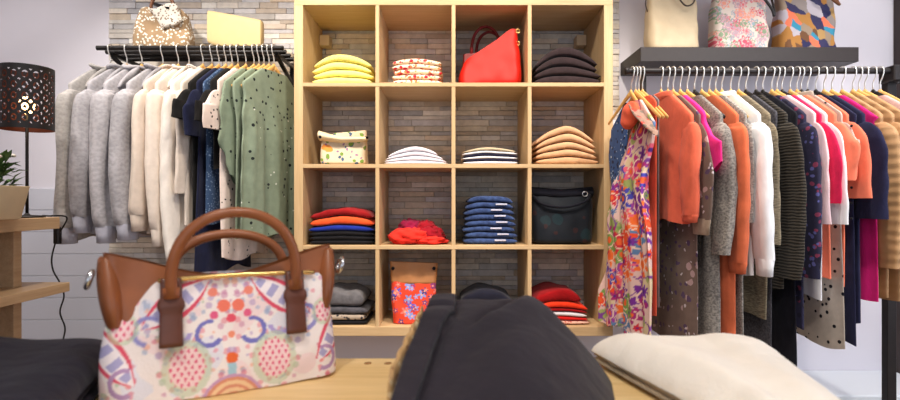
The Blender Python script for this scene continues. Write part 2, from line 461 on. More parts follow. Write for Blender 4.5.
# ------------------------------------------------------------------ bags
def rrect(w, d, r, n):
    """n points evenly spaced round a rounded rectangle"""
    sx, sy = w - 2 * r, d - 2 * r; arc = PI * r / 2; L = 2 * sx + 2 * sy + 4 * arc; out = []
    segs = [('l', (-sx / 2, -d / 2), (1, 0), sx), ('a', (sx / 2, -sy / 2), -PI / 2, arc), ('l', (w / 2, -sy / 2), (0, 1), sy), ('a', (sx / 2, sy / 2), 0, arc),
            ('l', (sx / 2, d / 2), (-1, 0), sx), ('a', (-sx / 2, sy / 2), PI / 2, arc), ('l', (-w / 2, sy / 2), (0, -1), sy), ('a', (-sx / 2, -sy / 2), PI, arc)]
    for q in range(n):
        t = L * q / n
        for k, (ty, p, dr, ln) in enumerate(segs):
            if t <= ln or k == 7:
                if ty == 'l': out.append((p[0] + dr[0] * t, p[1] + dr[1] * t))
                else: a = dr + t / max(r, 1e-6); out.append((p[0] + r * math.cos(a), p[1] + r * math.sin(a)))
                break
            t -= ln
    return out
def bag_shell(mb, wb, wt, db, dt, ztop, nz_=16, n=56, e=.35, bulge=.0, seed=0, wob=.004, zb=lambda u: 0.0, cap=True, lean=0.0):
    """rounded-box loops from the base (wb x db) up to the mouth (wt x dt); ztop(u) the height of the mouth"""
    rings = []
    for j in range(nz_ + 1):
        v = j / nz_
        w = lerp(wb, wt, v) * (1 + bulge * math.sin(PI * v)); d = lerp(db, dt, v) * (1 + bulge * 1.6 * math.sin(PI * v))
        if j == 0: w *= .97; d *= .9
        ring = []
        for (u, y) in rrect(w, d, min(w, d) / 2 * min(.98, e * 1.9), n):
            un = u / (w / 2)
            z = lerp(zb(un), ztop(un), v)
            k = wob * nz(u * 18 + seed, z * 14, seed + y * 4)
            ring.append((u + k, y - k * 1.5 + lean * v, z))
        rings.append(ring)
    mb.loft(rings, True, cap, False)
    return rings

def handle(mb, x0, x1, h, y, z0, r=.006, droop=0, tilt=0):
    pts = []
    for i in range(25):
        t = i / 24; a = PI * t
        pts.append((lerp(x0, x1, (1 - math.cos(a)) / 2), y + tilt * math.sin(a), z0 + h * math.sin(a) ** .75))
    mb.tube(pts, r, 10); return mb

# red leather tote, top right of centre
M_redl = plain('red_leather', (196, 28, 16), .5, 0, .25, 40, .05, .1); M_redd = plain('dark_red_leather', (120, 14, 18), .5, 0, .4, 40, .05, .1)
M_gold = plain('brass_fittings', (226, 190, 120), .25, 1.0); M_steel = plain('bright_steel', (205, 208, 212), .25, 1.0)
cx, cz0 = fx(491), zfl(3, 1) + .002
tb = thing('tote_bag', 'shiny red leather tote bag slumping in the top row of the shelf', 'bag', (cx, FY + .09, cz0))
mb = MB(); bag_shell(mb, .300, .262, .13, .035, lambda u: interp([(-1, .11), (-.85, .135), (.2, .225), (.8, .286), (1, .278)], u), bulge=.06, seed=2); mb.build('body', M_redl, tb, True, 1)
mb = MB(); bag_shell(mb, .285, .25, .05, .02, lambda u: interp([(-1, .185), (-.6, .19), (.3, .2), (1, .215)], u), seed=5); mb.build('back_panel', M_redd, tb, True, 1, (-.002, .085, 0))
handle(MB(), -.085, .06, .145, .085, .18, .0075).build('handle', M_redd, tb)
handle(MB(), -.06, .075, .125, .11, .18, .0075).build('handle', M_redd, tb)
for zz in (.27, .21):
    MB().tube([(.135 + .009 * math.cos(a), -.02, zz + .009 * math.sin(a)) for a in [2 * PI * i / 16 for i in range(17)]], .0028, 8).build('ring', M_gold, tb)

# printed pouch second row left
M_pouch = printed('cream_tropical_print', (222, 204, 176), [((74, 98, 130), 34, .36, 2, .4), ((118, 150, 66), 30, .34, 6, .35), ((238, 150, 70), 17, .34, 4, .35), ((150, 110, 150), 40, .25, 8, .3)], warp=.4)
pz = zfl(1, 2) + .002
pb = thing('pouch_bag', 'cream printed roll-top pouch with plant motifs on the second shelf row', 'bag', (fx(341.5), FY + .06, pz))
mb = MB(); bag_shell(mb, .215, .212, .10, .06, lambda u: .115 + .004 * u, bulge=.03, seed=4); mb.build('body', M_pouch, pb, True, 1)
M_creaml = plain('cream_leather', (226, 206, 168), .55, 0, .4, 30, .05)
mb = MB(); rings = []
for i in range(25):
    s = -1 + i / 12; x = .112 * s
    zz = interp([(-1, .148), (-.6, .138), (0, .128), (1, .130)], s); hh = interp([(-1, .034), (-.4, .026), (1, .018)], s)
    rings.append([(x, -.012 + .044 * math.cos(a) - .01, zz - .01 + hh * math.sin(a) * .7) for a in [2 * PI * q / 16 for q in range(16)]])
mb.loft(rings, True, True, True); mb.build('rolled_top', M_creaml, pb)
MB().tube([(-.1, -.066, .128), (-.1, -.062, .128)], .007, 12).build('stud', M_blk, pb)
mb = MB(); bag_shell(mb, .18, .165, .05, .03, lambda u: .165 + .008 * u, seed=9); mb.build('back_panel', M_pouch, pb, True, 0, (.02, .05, 0))
MB().tube([(.108, -.04, .128), (.122, -.045, .126)], .006, 10).build('toggle', M_blk, pb)

# dark navy bag third row right
M_nvl = printed('dark_teal_patchwork', (17, 22, 30), [((22, 40, 46), 14, .42, 2, .5), ((46, 26, 28), 22, .28, 5, .35)], rough=.55); M_nv = fabric((20, 20, 30), .15)
nb = thing('handbag', 'dark navy and teal soft handbag in the right cube below the tan jumpers', 'bag', (fx(564), FY + .07, zfl(4, 3) + .002))
mb = MB(); bag_shell(mb, .285, .292, .13, .05, lambda u: .238 + .008 * abs(u), bulge=.04, seed=11); mb.build('body', M_nvl, nb, True, 1)
mb = MB(); rings = []
for i in range(25):
    s = -1 + i / 12; x = .150 * s
    rings.append([(x, .036 * math.cos(a), .236 + .012 * abs(s) + .026 * math.sin(a)) for a in [2 * PI * q / 16 for q in range(16)]])
mb.loft(rings, True, True, True); mb.build('zip_band', M_nv, nb)
MB().tube([(.105 + .012 * math.cos(a), -.046, .238 + .012 * math.sin(a)) for a in [2 * PI * i / 16 for i in range(17)]], .0028, 8).build('ring', M_steel, nb)
MB().tube(catmull([(-.14, -.03, .23), (-.1, -.05, .19), (0, -.062, .175), (.1, -.055, .2), (.13, -.04, .236)], 6), .006, 8).build('strap', M_nv, nb)

# red floral drawstring bag bottom row
def paint(mb, fn):
    mb.c = [fn(*v) for v in mb.v]
M_vprint = vcol('painted_floral_canvas', .8, .25, 260, .25)
def over(c, cc, a): return tuple(c[i] * (1 - a) + cc[i] * a for i in range(3)) + (1.0,)
rf = random.Random(21)
flw = [(rf.uniform(-.11, .11), rf.uniform(.01, .20), rf.uniform(.010, .024), rf.choice([(96, 92, 190), (130, 150, 210), (150, 60, 110), (236, 120, 110), (70, 60, 120)]), rf.uniform(0, 6)) for _ in range(38)]
def red_floral(x, y, z):
    c = lin((222, 70, 44))
    for (fxx, fz, r, cc, ph) in flw:
        dx, dz = x - fxx, z - fz; d = math.hypot(dx, dz)
        if d > r * 1.3: continue
        a = math.atan2(dz, dx); rr = r * (.72 + .3 * math.cos(5 * a + ph))
        if d < rr: c = lin(cc)
        if d < r * .25: c = lin((240, 170, 140))
    return c
db_ = thing('drawstring_bag', 'red floral pouch bag with tan leather top in the bottom row', 'bag', (fx(413), FY + .06, zfl(2, 4) + .002))
mb = MB(); bag_shell(mb, .19, .212, .09, .055, lambda u: .20, 90, 260, bulge=.05, seed=14); paint(mb, red_floral); mb.build('body', M_vprint, db_)
M_tanl = plain('tan_leather', (168, 112, 66), .5, 0, .4, 30, .08, .1)
mb = MB(); bag_shell(mb, .219, .232, .064, .03, lambda u: .288 - .004 * u, seed=15, zb=lambda u: .19, cap=False); mb.build('leather_top', M_tanl, db_, True, 1)
for s in (-1, 1): MB().tube([(s * .098, -.032, .262), (s * .098, -.022, .262)], .008, 12).build('eyelet', M_blk, db_)

# red crumpled scarf heap
def heap(name, mats, label, cat, cx, cy, z0, blobs):
    t = thing(name, label, cat, (cx, cy, z0))
    for k, (nm, x, y, z, rx, ry, rz, m, sd) in enumerate(blobs):
        mb = MB(); n, mm = 40, 26; rings = []
        for j in range(mm + 1):
            a = -PI / 2 + PI * j / mm; kk = max(.03, math.cos(a))
            ring = []
            for q in range(n):
                th = 2 * PI * q / n
                d = Vector((kk * math.cos(th), kk * math.sin(th), math.sin(a)))
                r = 1 + .28 * nz(d.x * 2.2 + sd, d.y * 2.2, d.z * 2.2) + .16 * (1 - abs(nz(d.x * 5 + sd, d.y * 5, d.z * 5 + 3)) * 2)
                ring.append((x + d.x * rx * r, y + d.y * ry * r, max(.001, z + d.z * rz * r)))
            rings.append(ring)
        mb.loft(rings, True, True, True); mb.build(nm, m, t)
    return t
M_rs = fabric((228, 48, 36), .06); M_mag = fabric((142, 24, 62), .12); M_cri = fabric((152, 18, 34), .12)
heap('scarf', None, 'crumpled red and magenta scarf lying in the cube beside the jeans', 'scarf', fx(418), FY + .09, zfl(2, 3) + .001,
     [('scarf_end', -.045, -.02, .03, .088, .08, .042, M_rs, 1), ('scarf_fold', -.045, .04, .075, .058, .05, .036, M_mag, 2), ('scarf_fold', .03, .03, .065, .05, .05, .04, M_cri, 3),
      ('scarf_fold', .06, .0, .04, .055, .05, .04, M_cri, 4), ('scarf_end', .05, -.03, .015, .08, .06, .022, M_rs, 5), ('scarf_fold', .085, .05, .018, .05, .05, .024, fabric((92, 14, 24), .1), 6), ('scarf_fold', -.105, .04, .025, .03, .05, .03, fabric((50, 14, 24), .1), 7)])

# ------------------------------------------------------------------ hangers
M_hw = plain('hanger_wood', (226, 176, 104), .45, 0, .4, 25, .1); M_hb = plain('black_hanger_plastic', (28, 26, 28), .4); M_wire = plain('hanger_wire', (236, 234, 230), .35, .8)
HD, HR, HH = .092, .145, .215
ZSH = -(HD + HR + .004)     # hook depth, fall of the arms, half length
def hang_z(u): return -HD - HR * (abs(u) / HH) ** 1.15
def arms_mesh():
    mb = MB()
    for s in (-1, 1):
        pts = [(0, s * HH * .91 * i / 12, hang_z(HH * .91 * i / 12) - .003 * math.sin(PI * i / 12)) for i in range(13)]
        mb.tube(pts, lambda t: .0118 - .0045 * t, 10, True, .38, (0, 0, 1))
    mb.sphere((0, 0, -HD + .003), (.005, .012, .014), 10, 6)
    return mb
def hook_mesh():
    mb = MB(); r = .0175
    pts = [(0, 0, -HD), (0, 0, -.055), (0, -.002, -.045), (0, -.010, -.030), (0, -.0172, -.012)]
    for i in range(13):
        a = PI + math.radians(20) - math.radians(215) * i / 12
        pts.append((0, r * math.cos(a) , r * math.sin(a)))
    mb.tube(pts, .0026, 8); return mb
h_first = {}
def make_hanger(loc, rot, label, group, black=False):
    key = black
    root = bpy.data.objects.new('clothes_hanger', None); col.objects.link(root); root.empty_display_size = .03
    root.location = loc; root.rotation_euler.z = rot
    tag(root, label, 'hanger', group)
    if key not in h_first:
        a = arms_mesh().build('hanger_arms', M_hb if black else M_hw, root); b = hook_mesh().build('hook', M_wire, root)
        h_first[key] = (a, b)
    else:
        for src in h_first[key]:
            c = src.copy(); col.objects.link(c); c.parent = root
    return root

# ------------------------------------------------------------------ garments
# local frame of a garment: origin on the rail under the hook, y along the hanger (-y the end nearest the shop), x across
def shoulder(z, margin=.014):
    return margin + HH * (max(0.0, (-z - HD + .021)) / HR) ** .87
def garment(name, label, cat, loc, rot, m, hem, half=.205, thick=.016, gap=(.02, .02), flare=.0, ffl=None, fold=(.006, 34), seed=0,
            sl=None, collar=None, hood=None, hemfn=None, u0=None, u1=None, group=None, nring=30, nn=64, ztop=-.118, neck=.085, tilt=0):
    """hem: lowest local z; u0(z)/u1(z) override near and far edge; sl: dict(len, ru, mat, cuff mat, out)"""
    root = thing(name, label, cat, loc, rot, group)
    gl, gr = gap; gm = min(gl, gr); cen = (gr - gl) / 2; hg = (gl + gr) / 2
    mb = MB(); rings = []
    zs = [lerp(ztop, ZSH, (i / 10)) for i in range(10)] + [lerp(ZSH, hem, (i / (nring - 1)) ** 1.0) for i in range(nring)]
    for z in zs:
        low = sstep(-.235, -.48, z); v = (z - ztop) / (hem - ztop)
        a = min(shoulder(z), half + .02) if z > ZSH else lerp(min(.227, half + .02), half + flare * v, sstep(ZSH, -.38, z))
        na, fa = -a, a
        if u0: na = max(-a, u0(z)) if z > ZSH else u0(z)
        if u1: fa = min(a, u1(z)) if z > ZSH else u1(z)
        t = lerp(min(.0125, gm), min(thick, hg), sstep(-.13, -.4, z))
        amp = fold[0] * low; cc = cen * low
        uc, hw = (na + fa) / 2, max(.004, (fa - na) / 2)
        ring = []
        for q in range(nn):
            s = 2 * PI * q / nn
            u = uc + hw * spow(math.cos(s), .75)
            w = t * spow(math.sin(s), lerp(.45, .85, low))
            fo = math.sin(fold[1] * u + seed * 1.7 + 1.3 * math.sin(z * 3 + seed)) + .5 * math.sin(fold[1] * 2.3 * u + seed * 2.9 - z * 4)
            w += amp * fo * .75 + .25 * amp * nz(u * 12, z * 9, seed) + cc
            w = max(-gl, min(gr, w)) if low > 0 else max(-gm, min(gm, w))
            zz = z + (hemfn(u) * v ** 1.5 if hemfn else 0) + .011 * v * math.sin(u * 22 + seed) + .012 * v * nz(u * 7, seed)
            tl = tilt * (1 - sstep(-.3, -.75, z))
            ring.append((w, u - z * tl, zz + u * tl))
        rings.append(ring)
    mb.loft(rings, True)
    mb.build('bodice', m, root)
    if sl:
        for side in sl.get('sides', (-1, 1)):
            sm = sl.get('mat', m); L = sl['len']; ru = sl.get('ru', .052); rw = min(sl.get('rw', .034), hg); prof = sl.get('prof', [(0, .60), (.1, .69), (.3, .86), (.6, 1), (1, .88)]); out = sl.get('out', .02)
            end = sl.get('end', 0.0); hs = min(.212, half + .01)
            rs_ = random.Random(int(seed * 100) + side); jx = sl.get('jx', .4) * hg
            path = catmull([(0, side * (hs - .022), -.243), (0, side * (hs - .004), -.258), (rs_.uniform(-.5, .5) * jx, side * (hs + out * .6), -.31), (rs_.uniform(-1, 1) * jx, side * (hs + out + rs_.uniform(-.008, .008)), -.2 - L * .58), (rs_.uniform(-1, 1) * jx, side * (hs + out + end + rs_.uniform(-.015, .01)), -.2 - L)], 10)
            rg = []
            for i, p in enumerate(path):
                t = i / (len(path) - 1)
                k = interp(prof, t) * lerp(1, sl.get('tip', .72) / prof[-1][1], t ** 3)
                kw = interp([(0, .3), (.25, .55), (.5, .95), (.8, 1.0), (1, .85)], t)
                ring = []
                for q in range(24):
                    a = 2 * PI * q / 24
                    wr = 1 + sl.get('wr', .04) * math.sin(p.z * 48 + 2 * a + seed + 2 * nz(p.z * 9, seed)) * sstep(.25, .6, t) + .10 * nz(p.z * 4 + seed, math.cos(a) * 1.2, math.sin(a) * 1.2 + side)
                    wr2 = 1 + .16 * math.sin(3 * a + seed * 2 + p.z * 7)
                    xlo, xhi = -gm - (gl - gm) * sstep(-.24, -.44, p.z), gm + (gr - gm) * sstep(-.24, -.44, p.z)
                    ring.append((max(xlo, min(xhi, p.x + cen * sstep(-.24, -.44, p.z) + max(-gm - (hg - gm) * sstep(-.24, -.44, p.z), min(gm + (hg - gm) * sstep(-.24, -.44, p.z), rw * kw * wr * wr2 * math.sin(a))))), p.y + ru * k * wr * spow(math.cos(a), .9), p.z))
                rg.append(ring)
            so = MB().loft(rg, True, True, False).build('sleeve', sm, root)
            if sl.get('cuff'):
                e = path[-1]; ct = sl.get('tip', .72); cl = sl.get('clen', .06)
                cr = []
                for j, (dz, kk) in enumerate(((.004, .98), (-.004, 1.0), (-cl * .5, .9), (-cl, .86), (-cl - .002, .7))):
                    cr.append([(max(-gl, min(gr, e.x + cen + rw * .84 * kk * (1 + .04 * math.sin(a * 12)) * math.sin(a))), e.y + ru * ct * kk * math.cos(a) * (1.02), e.z + dz) for a in [2 * PI * q / 36 for q in range(36)]])
                MB().loft(cr, True, False, True).build('cuff', sl['cuff'], so)
    if collar:
        cr = []
        for j, (dz, k) in enumerate(((-.012, 1.02), (.002, .96), (.014, .98), (.010, 1.1), (-.008, 1.16))):
            cr.append([(min(gm, .0145 * k + .002) * math.sin(a), (neck - .008) * k * math.cos(a), ztop + .012 + dz - .004 * abs(math.cos(a)) ** 2) for a in [2 * PI * q / 40 for q in range(40)]])
        MB().loft(cr, True).build('collar', collar, root)
    if hood:
        g = min(gm, .034); tb_ = MB(); pts = []
        for i in range(33):
            a = 2 * PI * i / 32
            pts.append((g * .66 * math.sin(a), .10 * math.cos(a) - .01, -.107 - .006 * abs(math.cos(a)) ** 1.5 + .005 * math.sin(3 * a + seed)))
        tb_.tube(pts, lambda t: min(g * .25, .016 + .004 * math.sin(9 * t + seed)), 12, False, 1.25)
        rg = []                                   # the hood itself sags over the near shoulder
        for i in range(16):
            t = i / 15; r = (.052 + .006 * math.sin(seed)) * math.sin(PI * (.07 + .88 * t)) ** .65
            rg.append([(max(.0072, min(gr, g * .62 + g * .46 * math.sin(a) * (r / .052) + .06 * g * math.sin(3 * a + 5 * t + seed))), -.055 - .10 * t + r * math.cos(a) * .75, -.118 - .115 * t + r * .32 * math.cos(a - .6) + .012) for a in [2 * PI * q / 22 for q in range(22)]])
        tb_.loft(rg, True, True, True)
        tb_.build('hood', hood, root)
    return root

# ============================== right clothes rack
RY, RZ = 2.25, ZP(71, 2.25)
M_iron = plain('dark_iron', (44, 40, 40), .45, .4, .4, 30, .1)
rack = thing('clothes_rack', 'black floor-standing clothes rack under the black wall shelf', 'clothes rack', (0, RY, 0))
def hrail(mb, x0, x1, y, z, r): mb.tube([(x0, y, z), (x1, y, z)], r, 16); return mb
RX0, RX1 = XP(628, RY), XP(899, RY)
hrail(MB(), RX0, RX1 + .06, 0, RZ, .0125).build('rail', M_iron, rack, True, 0, None, 0, 40)
for px in (643.5, 890):
    xx = XP(px, RY + .03)
    hw = .009 if px < 700 else .02
    MB().box(xx - hw, xx + hw, .018, .052, .0, RZ + (.012 if px > 700 else -.002), .003).build('post', M_iron, rack, False)
    MB().box(xx - .025, xx + .025, -.22, .25, .001, .03, .004).build('foot', M_iron, rack, False)
    if px > 700: MB().box(xx - .03, xx + .045, -.03, .056, RZ - .045, RZ + .02, .004).build('clamp', M_iron, rack, False)
MB().tube([(RX0 - .014, 0, RZ), (RX0 + .001, 0, RZ)], .016, 14).build('rail_cap', M_iron, rack)

def hz(py, Y=2.05): return ZP(py, Y) - RZ      # local height of a picture row on the near edge

M_denimpr = printed('blue_white_print', (52, 82, 136), [((190, 205, 225), 60, .3, 2, .6), ((24, 34, 70), 40, .3, 5, .5)])
M_greyc = fabric((128, 122, 124), .1); M_orange = fabric((232, 96, 66), .08, 14)
rfl = random.Random(5)
big = [(rfl.uniform(-.24, .26), rfl.uniform(-1.12, -.2), rfl.uniform(.014, .058), rfl.choice([(196, 44, 60), (226, 74, 44), (112, 44, 140), (70, 70, 170), (232, 110, 50), (160, 40, 110), (120, 150, 80), (224, 96, 120), (90, 120, 160), (150, 60, 150)]), rfl.uniform(0, 6), rfl.choice((5, 6, 8))) for _ in range(150)]
def floral_scarf(x, y, z):
    k = nz(y * 6, z * 5, 2); c = lin((214, 180, 172)) if k > -.1 else lin((206, 184, 150))
    if nz(y * 9 + 4, z * 7, 8) > .26: c = lin((150, 160, 96))
    q = abs(nz(y * 12, z * 12, 4))
    if q < .035: c = lin((120, 60, 140))
    for (fy, fz, r, cc, ph, pet) in big:
        dy, dz = y - fy, z - fz
        if abs(dy) > r * 1.2 or abs(dz) > r * 1.2: continue
        d = math.hypot(dy, dz); a = math.atan2(dz, dy); rr = r * (.8 + .26 * math.cos(pet * a + ph))
        if d < rr: c = lin(cc)
        if .5 * r < d < .6 * r and r > .03: c = lin((232, 200, 180))
        if d < r * .26: c = lin((226, 96, 50) if r > .03 else (80, 40, 120))
    return c
M_taupe = printed('taupe_floral_knit', (116, 98, 90), [((176, 150, 150), 22, .36, 3, .45), ((86, 66, 96), 30, .3, 6, .4), ((200, 190, 196), 40, .22, 9, .3)], warp=.5)
M_cuff = fabric((176, 156, 136), .08)
M_coral = fabric((232, 108, 80), .08, 10, .85, .4); M_pinkh = fabric((236, 44, 132), .05, 12, .7)
M_greyk = melange((150, 142, 134), (104, 98, 94)); M_rust = fabric((208, 104, 68), .07, 16)
M_marl = melange((170, 164, 156), (116, 112, 110)); M_whs = fabric((240, 238, 240), .03, 10, .7); M_olive = melange((148, 134, 110), (96, 86, 72), 60, 60)
tB = NT('ribbed_black_brown_wool')
w2 = tB.new('ShaderNodeTexWave', wave_type='BANDS', bands_direction='Z'); w2.inputs['Scale'].default_value = 28; w2.inputs['Distortion'].default_value = 3; w2.inputs['Detail'].default_value = 2
tB.l.new(tB.coord('Object'), w2.inputs['Vector'])
tB.color(tB.ramp(w2.outputs['Fac'], [(.2, lin((34, 31, 28))), (.8, lin((66, 60, 52)))])); tB.bump(w2.outputs['Fac'], .5, .003); M_rib = tB.set(.95, 0, .1, .1)
M_nvfl = printed('navy_purple_floral', (40, 38, 62), [((120, 50, 76), 38, .34, 2, .5), ((84, 84, 140), 44, .3, 4, .5), ((30, 26, 44), 30, .3, 8, .5)])
M_pale = fabric((238, 206, 210), .04); M_crims = fabric((224, 36, 86), .06); M_corl2 = fabric((240, 126, 96), .05, 12); M_btn = None
M_dot = printed('beige_black_dot', (196, 184, 172), [((24, 22, 30), 34, .24, 3, .75)], warp=0)
M_navy = fabric((34, 34, 62), .12, 14); M_magn = fabric((206, 28, 112), .06, 10); M_blackf = fabric((24, 24, 34), .15)
tQ = NT('camel_quilted_nylon')
ck = tQ.noise(tQ.mapping((1, 1, 1)), 12, 2)
w3 = tQ.new('ShaderNodeTexWave', wave_type='BANDS', bands_direction='Z'); w3.inputs['Scale'].default_value = 9; w3.inputs['Distortion'].default_value = 1.2
tQ.l.new(tQ.coord('Object'), w3.inputs['Vector'])
tQ.color(tQ.ramp(ck.outputs['Fac'], [(.3, lin((172, 130, 88))), (.7, lin((186, 142, 98)))])); tQ.bump(w3.outputs['Fac'], .35, .006); M_camel = tQ.set(.6, 0, .1, .35)
M_dusty = fabric((204, 168, 162), .05); M_lav = fabric((214, 196, 210), .05)

R8 = math.radians(8)
# (key, X, dict)
R = []
def add(key, X, **kw): R.append((key, X, kw))
add('D', 0.7570, name='long_dress', label='long multicoloured floral dress at the left end of the right rack', cat='dress', m=M_vprint, hem=hz(345), half=.2, thick=.02, fold=(.017, 40), rot=math.radians(8), htilt=.16,
    bulk=1.5, u0=lambda z: lerp(-.215, -.20, sstep(-.2, -.9, z)), u1=lambda z: interp([(-.95, .25), (-.7, .18), (-.5, .075), (-.32, -.015), (-.2, -.05), (-.14, -.05)], z), sl=None, vc=floral_scarf)
add('C', 0.7835, name='long_dress', label='long plain orange dress partly hidden behind the multicoloured floral dress', cat='dress', m=M_orange, hem=hz(322), half=.2, thick=.008, fold=(.003, 26), bulk=.7, u0=lambda z: -.14, u1=lambda z: interp([(-.9, .27), (-.6, .20), (-.35, .06), (-.2, .05)], z), rot=math.radians(8))
add('B', 0.7990, name='tunic', label='plain grey tunic between the orange dress and the coral jacket', cat='tunic', m=M_greyc, hem=hz(310), half=.2, thick=.008, fold=(.003, 30), rot=math.radians(8), bulk=.35, grm=.006, u0=lambda z: -.13, u1=lambda z: interp([(-.8, .25), (-.4, .17), (-.2, .12)], z))
add('A', 0.7705, name='blouse', label='blue and white printed blouse behind the multicoloured floral dress, nearest the cube shelf', cat='blouse', m=M_denimpr, hem=hz(268), half=.22, thick=.009, fold=(.003, 30), rot=math.radians(8), u0=lambda z: .075, u1=lambda z: interp([(-.8, .245), (-.4, .24), (-.2, .23)], z), sl=dict(len=.25, ru=.045, rw=.012, out=.0, sides=(1,)))
add('E', 0.876, bulk=1.8, glm=.03, name='jacket', label='coral crinkled jacket with long sleeves beside the floral dress', cat='jacket', m=M_coral, hem=hz(222), thick=.018, fold=(.010, 40), sl=dict(len=hz(108) - hz(212), ru=.058, out=.015, tip=.8, cuff=M_coral, clen=.025), collar=M_coral)
add('F', 0.904, name='blouse', label='taupe floral knitted top with turned back beige cuffs', cat='top', m=M_taupe, hem=hz(350), thick=.012, fold=(.006, 30), sl=dict(len=hz(120) - hz(228), ru=.058, out=.03, tip=1.0, cuff=M_cuff, clen=.055, prof=[(0, .5), (.2, .54), (.5, .66), (.8, .95), (1, 1)]))
add('G', 0.926, name='draped_blouse', label='hot pink draped top hanging down to a point', cat='top', m=M_pinkh, hem=hz(158), half=.2, thick=.014, fold=(.006, 22), bulk=1.6, u0=lambda z: interp([(-.7, -.31), (-.31, -.31), (-.24, -.225)], z), hemfn=lambda u: .05 - .12 * max(0, 1 - abs(u + .26) / .12))
add('H', 0.985, bulk=1.8, name='cardigan', label='long grey marl cardigan between the pink top and the rust cardigan', cat='cardigan', m=M_greyk, hem=hz(350), thick=.026, fold=(.014, 38), sl=dict(len=hz(120) - hz(262), ru=.05, out=.025, tip=.85))
add('I', 1.045, bulk=1.8, name='cardigan', label='rust orange long cardigan with ribbed cuff beside the white shirt', cat='cardigan', m=M_rust, hem=hz(345), thick=.02, fold=(.010, 36), sl=dict(len=hz(112) - hz(262), ru=.058, rw=.036, out=.03, tip=.8, cuff=M_rust, clen=.04))
add('J', 1.077, name='cardigan', label='thin light grey marl cardigan just left of the white shirt', cat='cardigan', m=M_marl, hem=hz(350), thick=.012, fold=(.005, 30), sl=dict(len=.42, ru=.045, out=.012))
add('K', 1.128, bulk=1.8, name='shirt', label='white crumpled shirt with long sleeve next to the rust cardigan', cat='shirt', m=M_whs, hem=hz(275), thick=.018, fold=(.010, 42), sl=dict(len=hz(115) - hz(262), ru=.056, out=.03, tip=.75, cuff=M_whs, clen=.06), collar=M_whs)
add('L', 1.165, name='jacket', label='olive beige tweed jacket between the white shirt and the dark ribbed coat', cat='jacket', m=M_olive, hem=hz(318), thick=.014, fold=(.006, 30), sl=dict(len=.5, ru=.05, out=.018))
add('M', 1.228, bulk=1.8, name='coat', label='dark brown black ribbed wool coat in the middle of the right rack', cat='coat', m=M_rib, hem=hz(290), thick=.026, fold=(.006, 26), sl=dict(len=hz(118) - hz(284), ru=.06, rw=.036, out=.028, tip=.95), black=True)
add('N', 1.298, bulk=1.8, name='blouse', label='navy and purple floral blouse beside the dark ribbed coat', cat='blouse', m=M_nvfl, hem=hz(330), thick=.024, fold=(.008, 30), sl=dict(len=hz(125) - hz(290), ru=.052, rw=.034, out=.024, tip=1.0), black=True)
add('O', 1.335, name='blouse', label='pale pink blouse with small bows next to the navy floral blouse', cat='blouse', m=M_pale, hem=hz(230), thick=.014, fold=(.006, 34), sl=dict(len=hz(120) - hz(232), ru=.05, out=.03, tip=.9))
add('P', 1.357, name='cardigan', label='crimson pink cardigan behind the pale pink blouse', cat='cardigan', m=M_crims, hem=hz(225), thick=.010, fold=(.004, 30), sl=dict(len=hz(120) - hz(212), ru=.055, out=.045, tip=1.0))
add('Q', 1.378, name='shirt', label='white blouse between the crimson cardigan and the coral blouse', cat='shirt', m=M_whs, hem=hz(300), thick=.010, fold=(.004, 30), sl=dict(len=hz(120) - hz(232), ru=.055, out=.052, tip=.9), black=True)
add('R', 1.412, bulk=1.8, name='blouse', label='coral blouse left of the beige buttoned dress', cat='blouse', m=M_corl2, hem=hz(280), thick=.018, fold=(.008, 34), sl=dict(len=hz(120) - hz(190), ru=.064, out=.04, tip=.8))
add('S', 1.440, name='long_dress', label='long beige dress with black dots between two coral blouses', cat='dress', m=M_dot, hem=hz(348), half=.2, thick=.013, fold=(.005, 30), flare=.03, sl=dict(len=.22, ru=.055, out=.032), collar=M_dot)
add('T', 1.458, bulk=1.8, name='blouse', label='coral blouse with puffed sleeve right of the beige dotted dress', cat='blouse', m=M_corl2, hem=hz(285), thick=.016, fold=(.008, 34), sl=dict(len=hz(125) - hz(212), ru=.064, out=.04, tip=.85), black=True)
add('U', 1.518, bulk=1.8, name='jacket', label='navy jacket with wide sleeve beside the camel quilted coats', cat='jacket', m=M_navy, hem=hz(325), thick=.026, fold=(.008, 28), sl=dict(len=hz(125) - hz(232), ru=.068, rw=.038, out=.04, tip=1.0), black=True)
add('V', 1.552, name='long_dress', label='magenta dress showing below the navy jacket sleeve', cat='dress', m=M_magn, hem=hz(298), half=.24, thick=.014, fold=(.007, 34), sl=None)
add('W', 1.585, bulk=1.8, name='coat', label='camel quilted coat next to the magenta dress', cat='coat', m=M_camel, hem=hz(300), thick=.02, fold=(.005, 26), sl=dict(len=hz(115) - hz(270), ru=.06, out=.03), group='camel quilted coats')
add('W2', 1.628, name='coat', label='camel quilted coat, second from the magenta dress', cat='coat', m=M_camel, hem=hz(300), thick=.02, fold=(.005, 26), sl=dict(len=hz(115) - hz(270), ru=.06, out=.03), group='camel quilted coats')
add('W3', 1.672, name='coat', label='camel quilted coat, third from the magenta dress', cat='coat', m=M_camel, hem=hz(300), thick=.02, fold=(.005, 26), sl=dict(len=hz(115) - hz(270), ru=.06, out=.03), group='camel quilted coats')
add('X', 1.722, name='jacket', label='dusty pink jacket at the right end of the rack', cat='jacket', m=M_dusty, hem=hz(260), thick=.018, fold=(.005, 30), sl=dict(len=.45, ru=.055, out=.03))
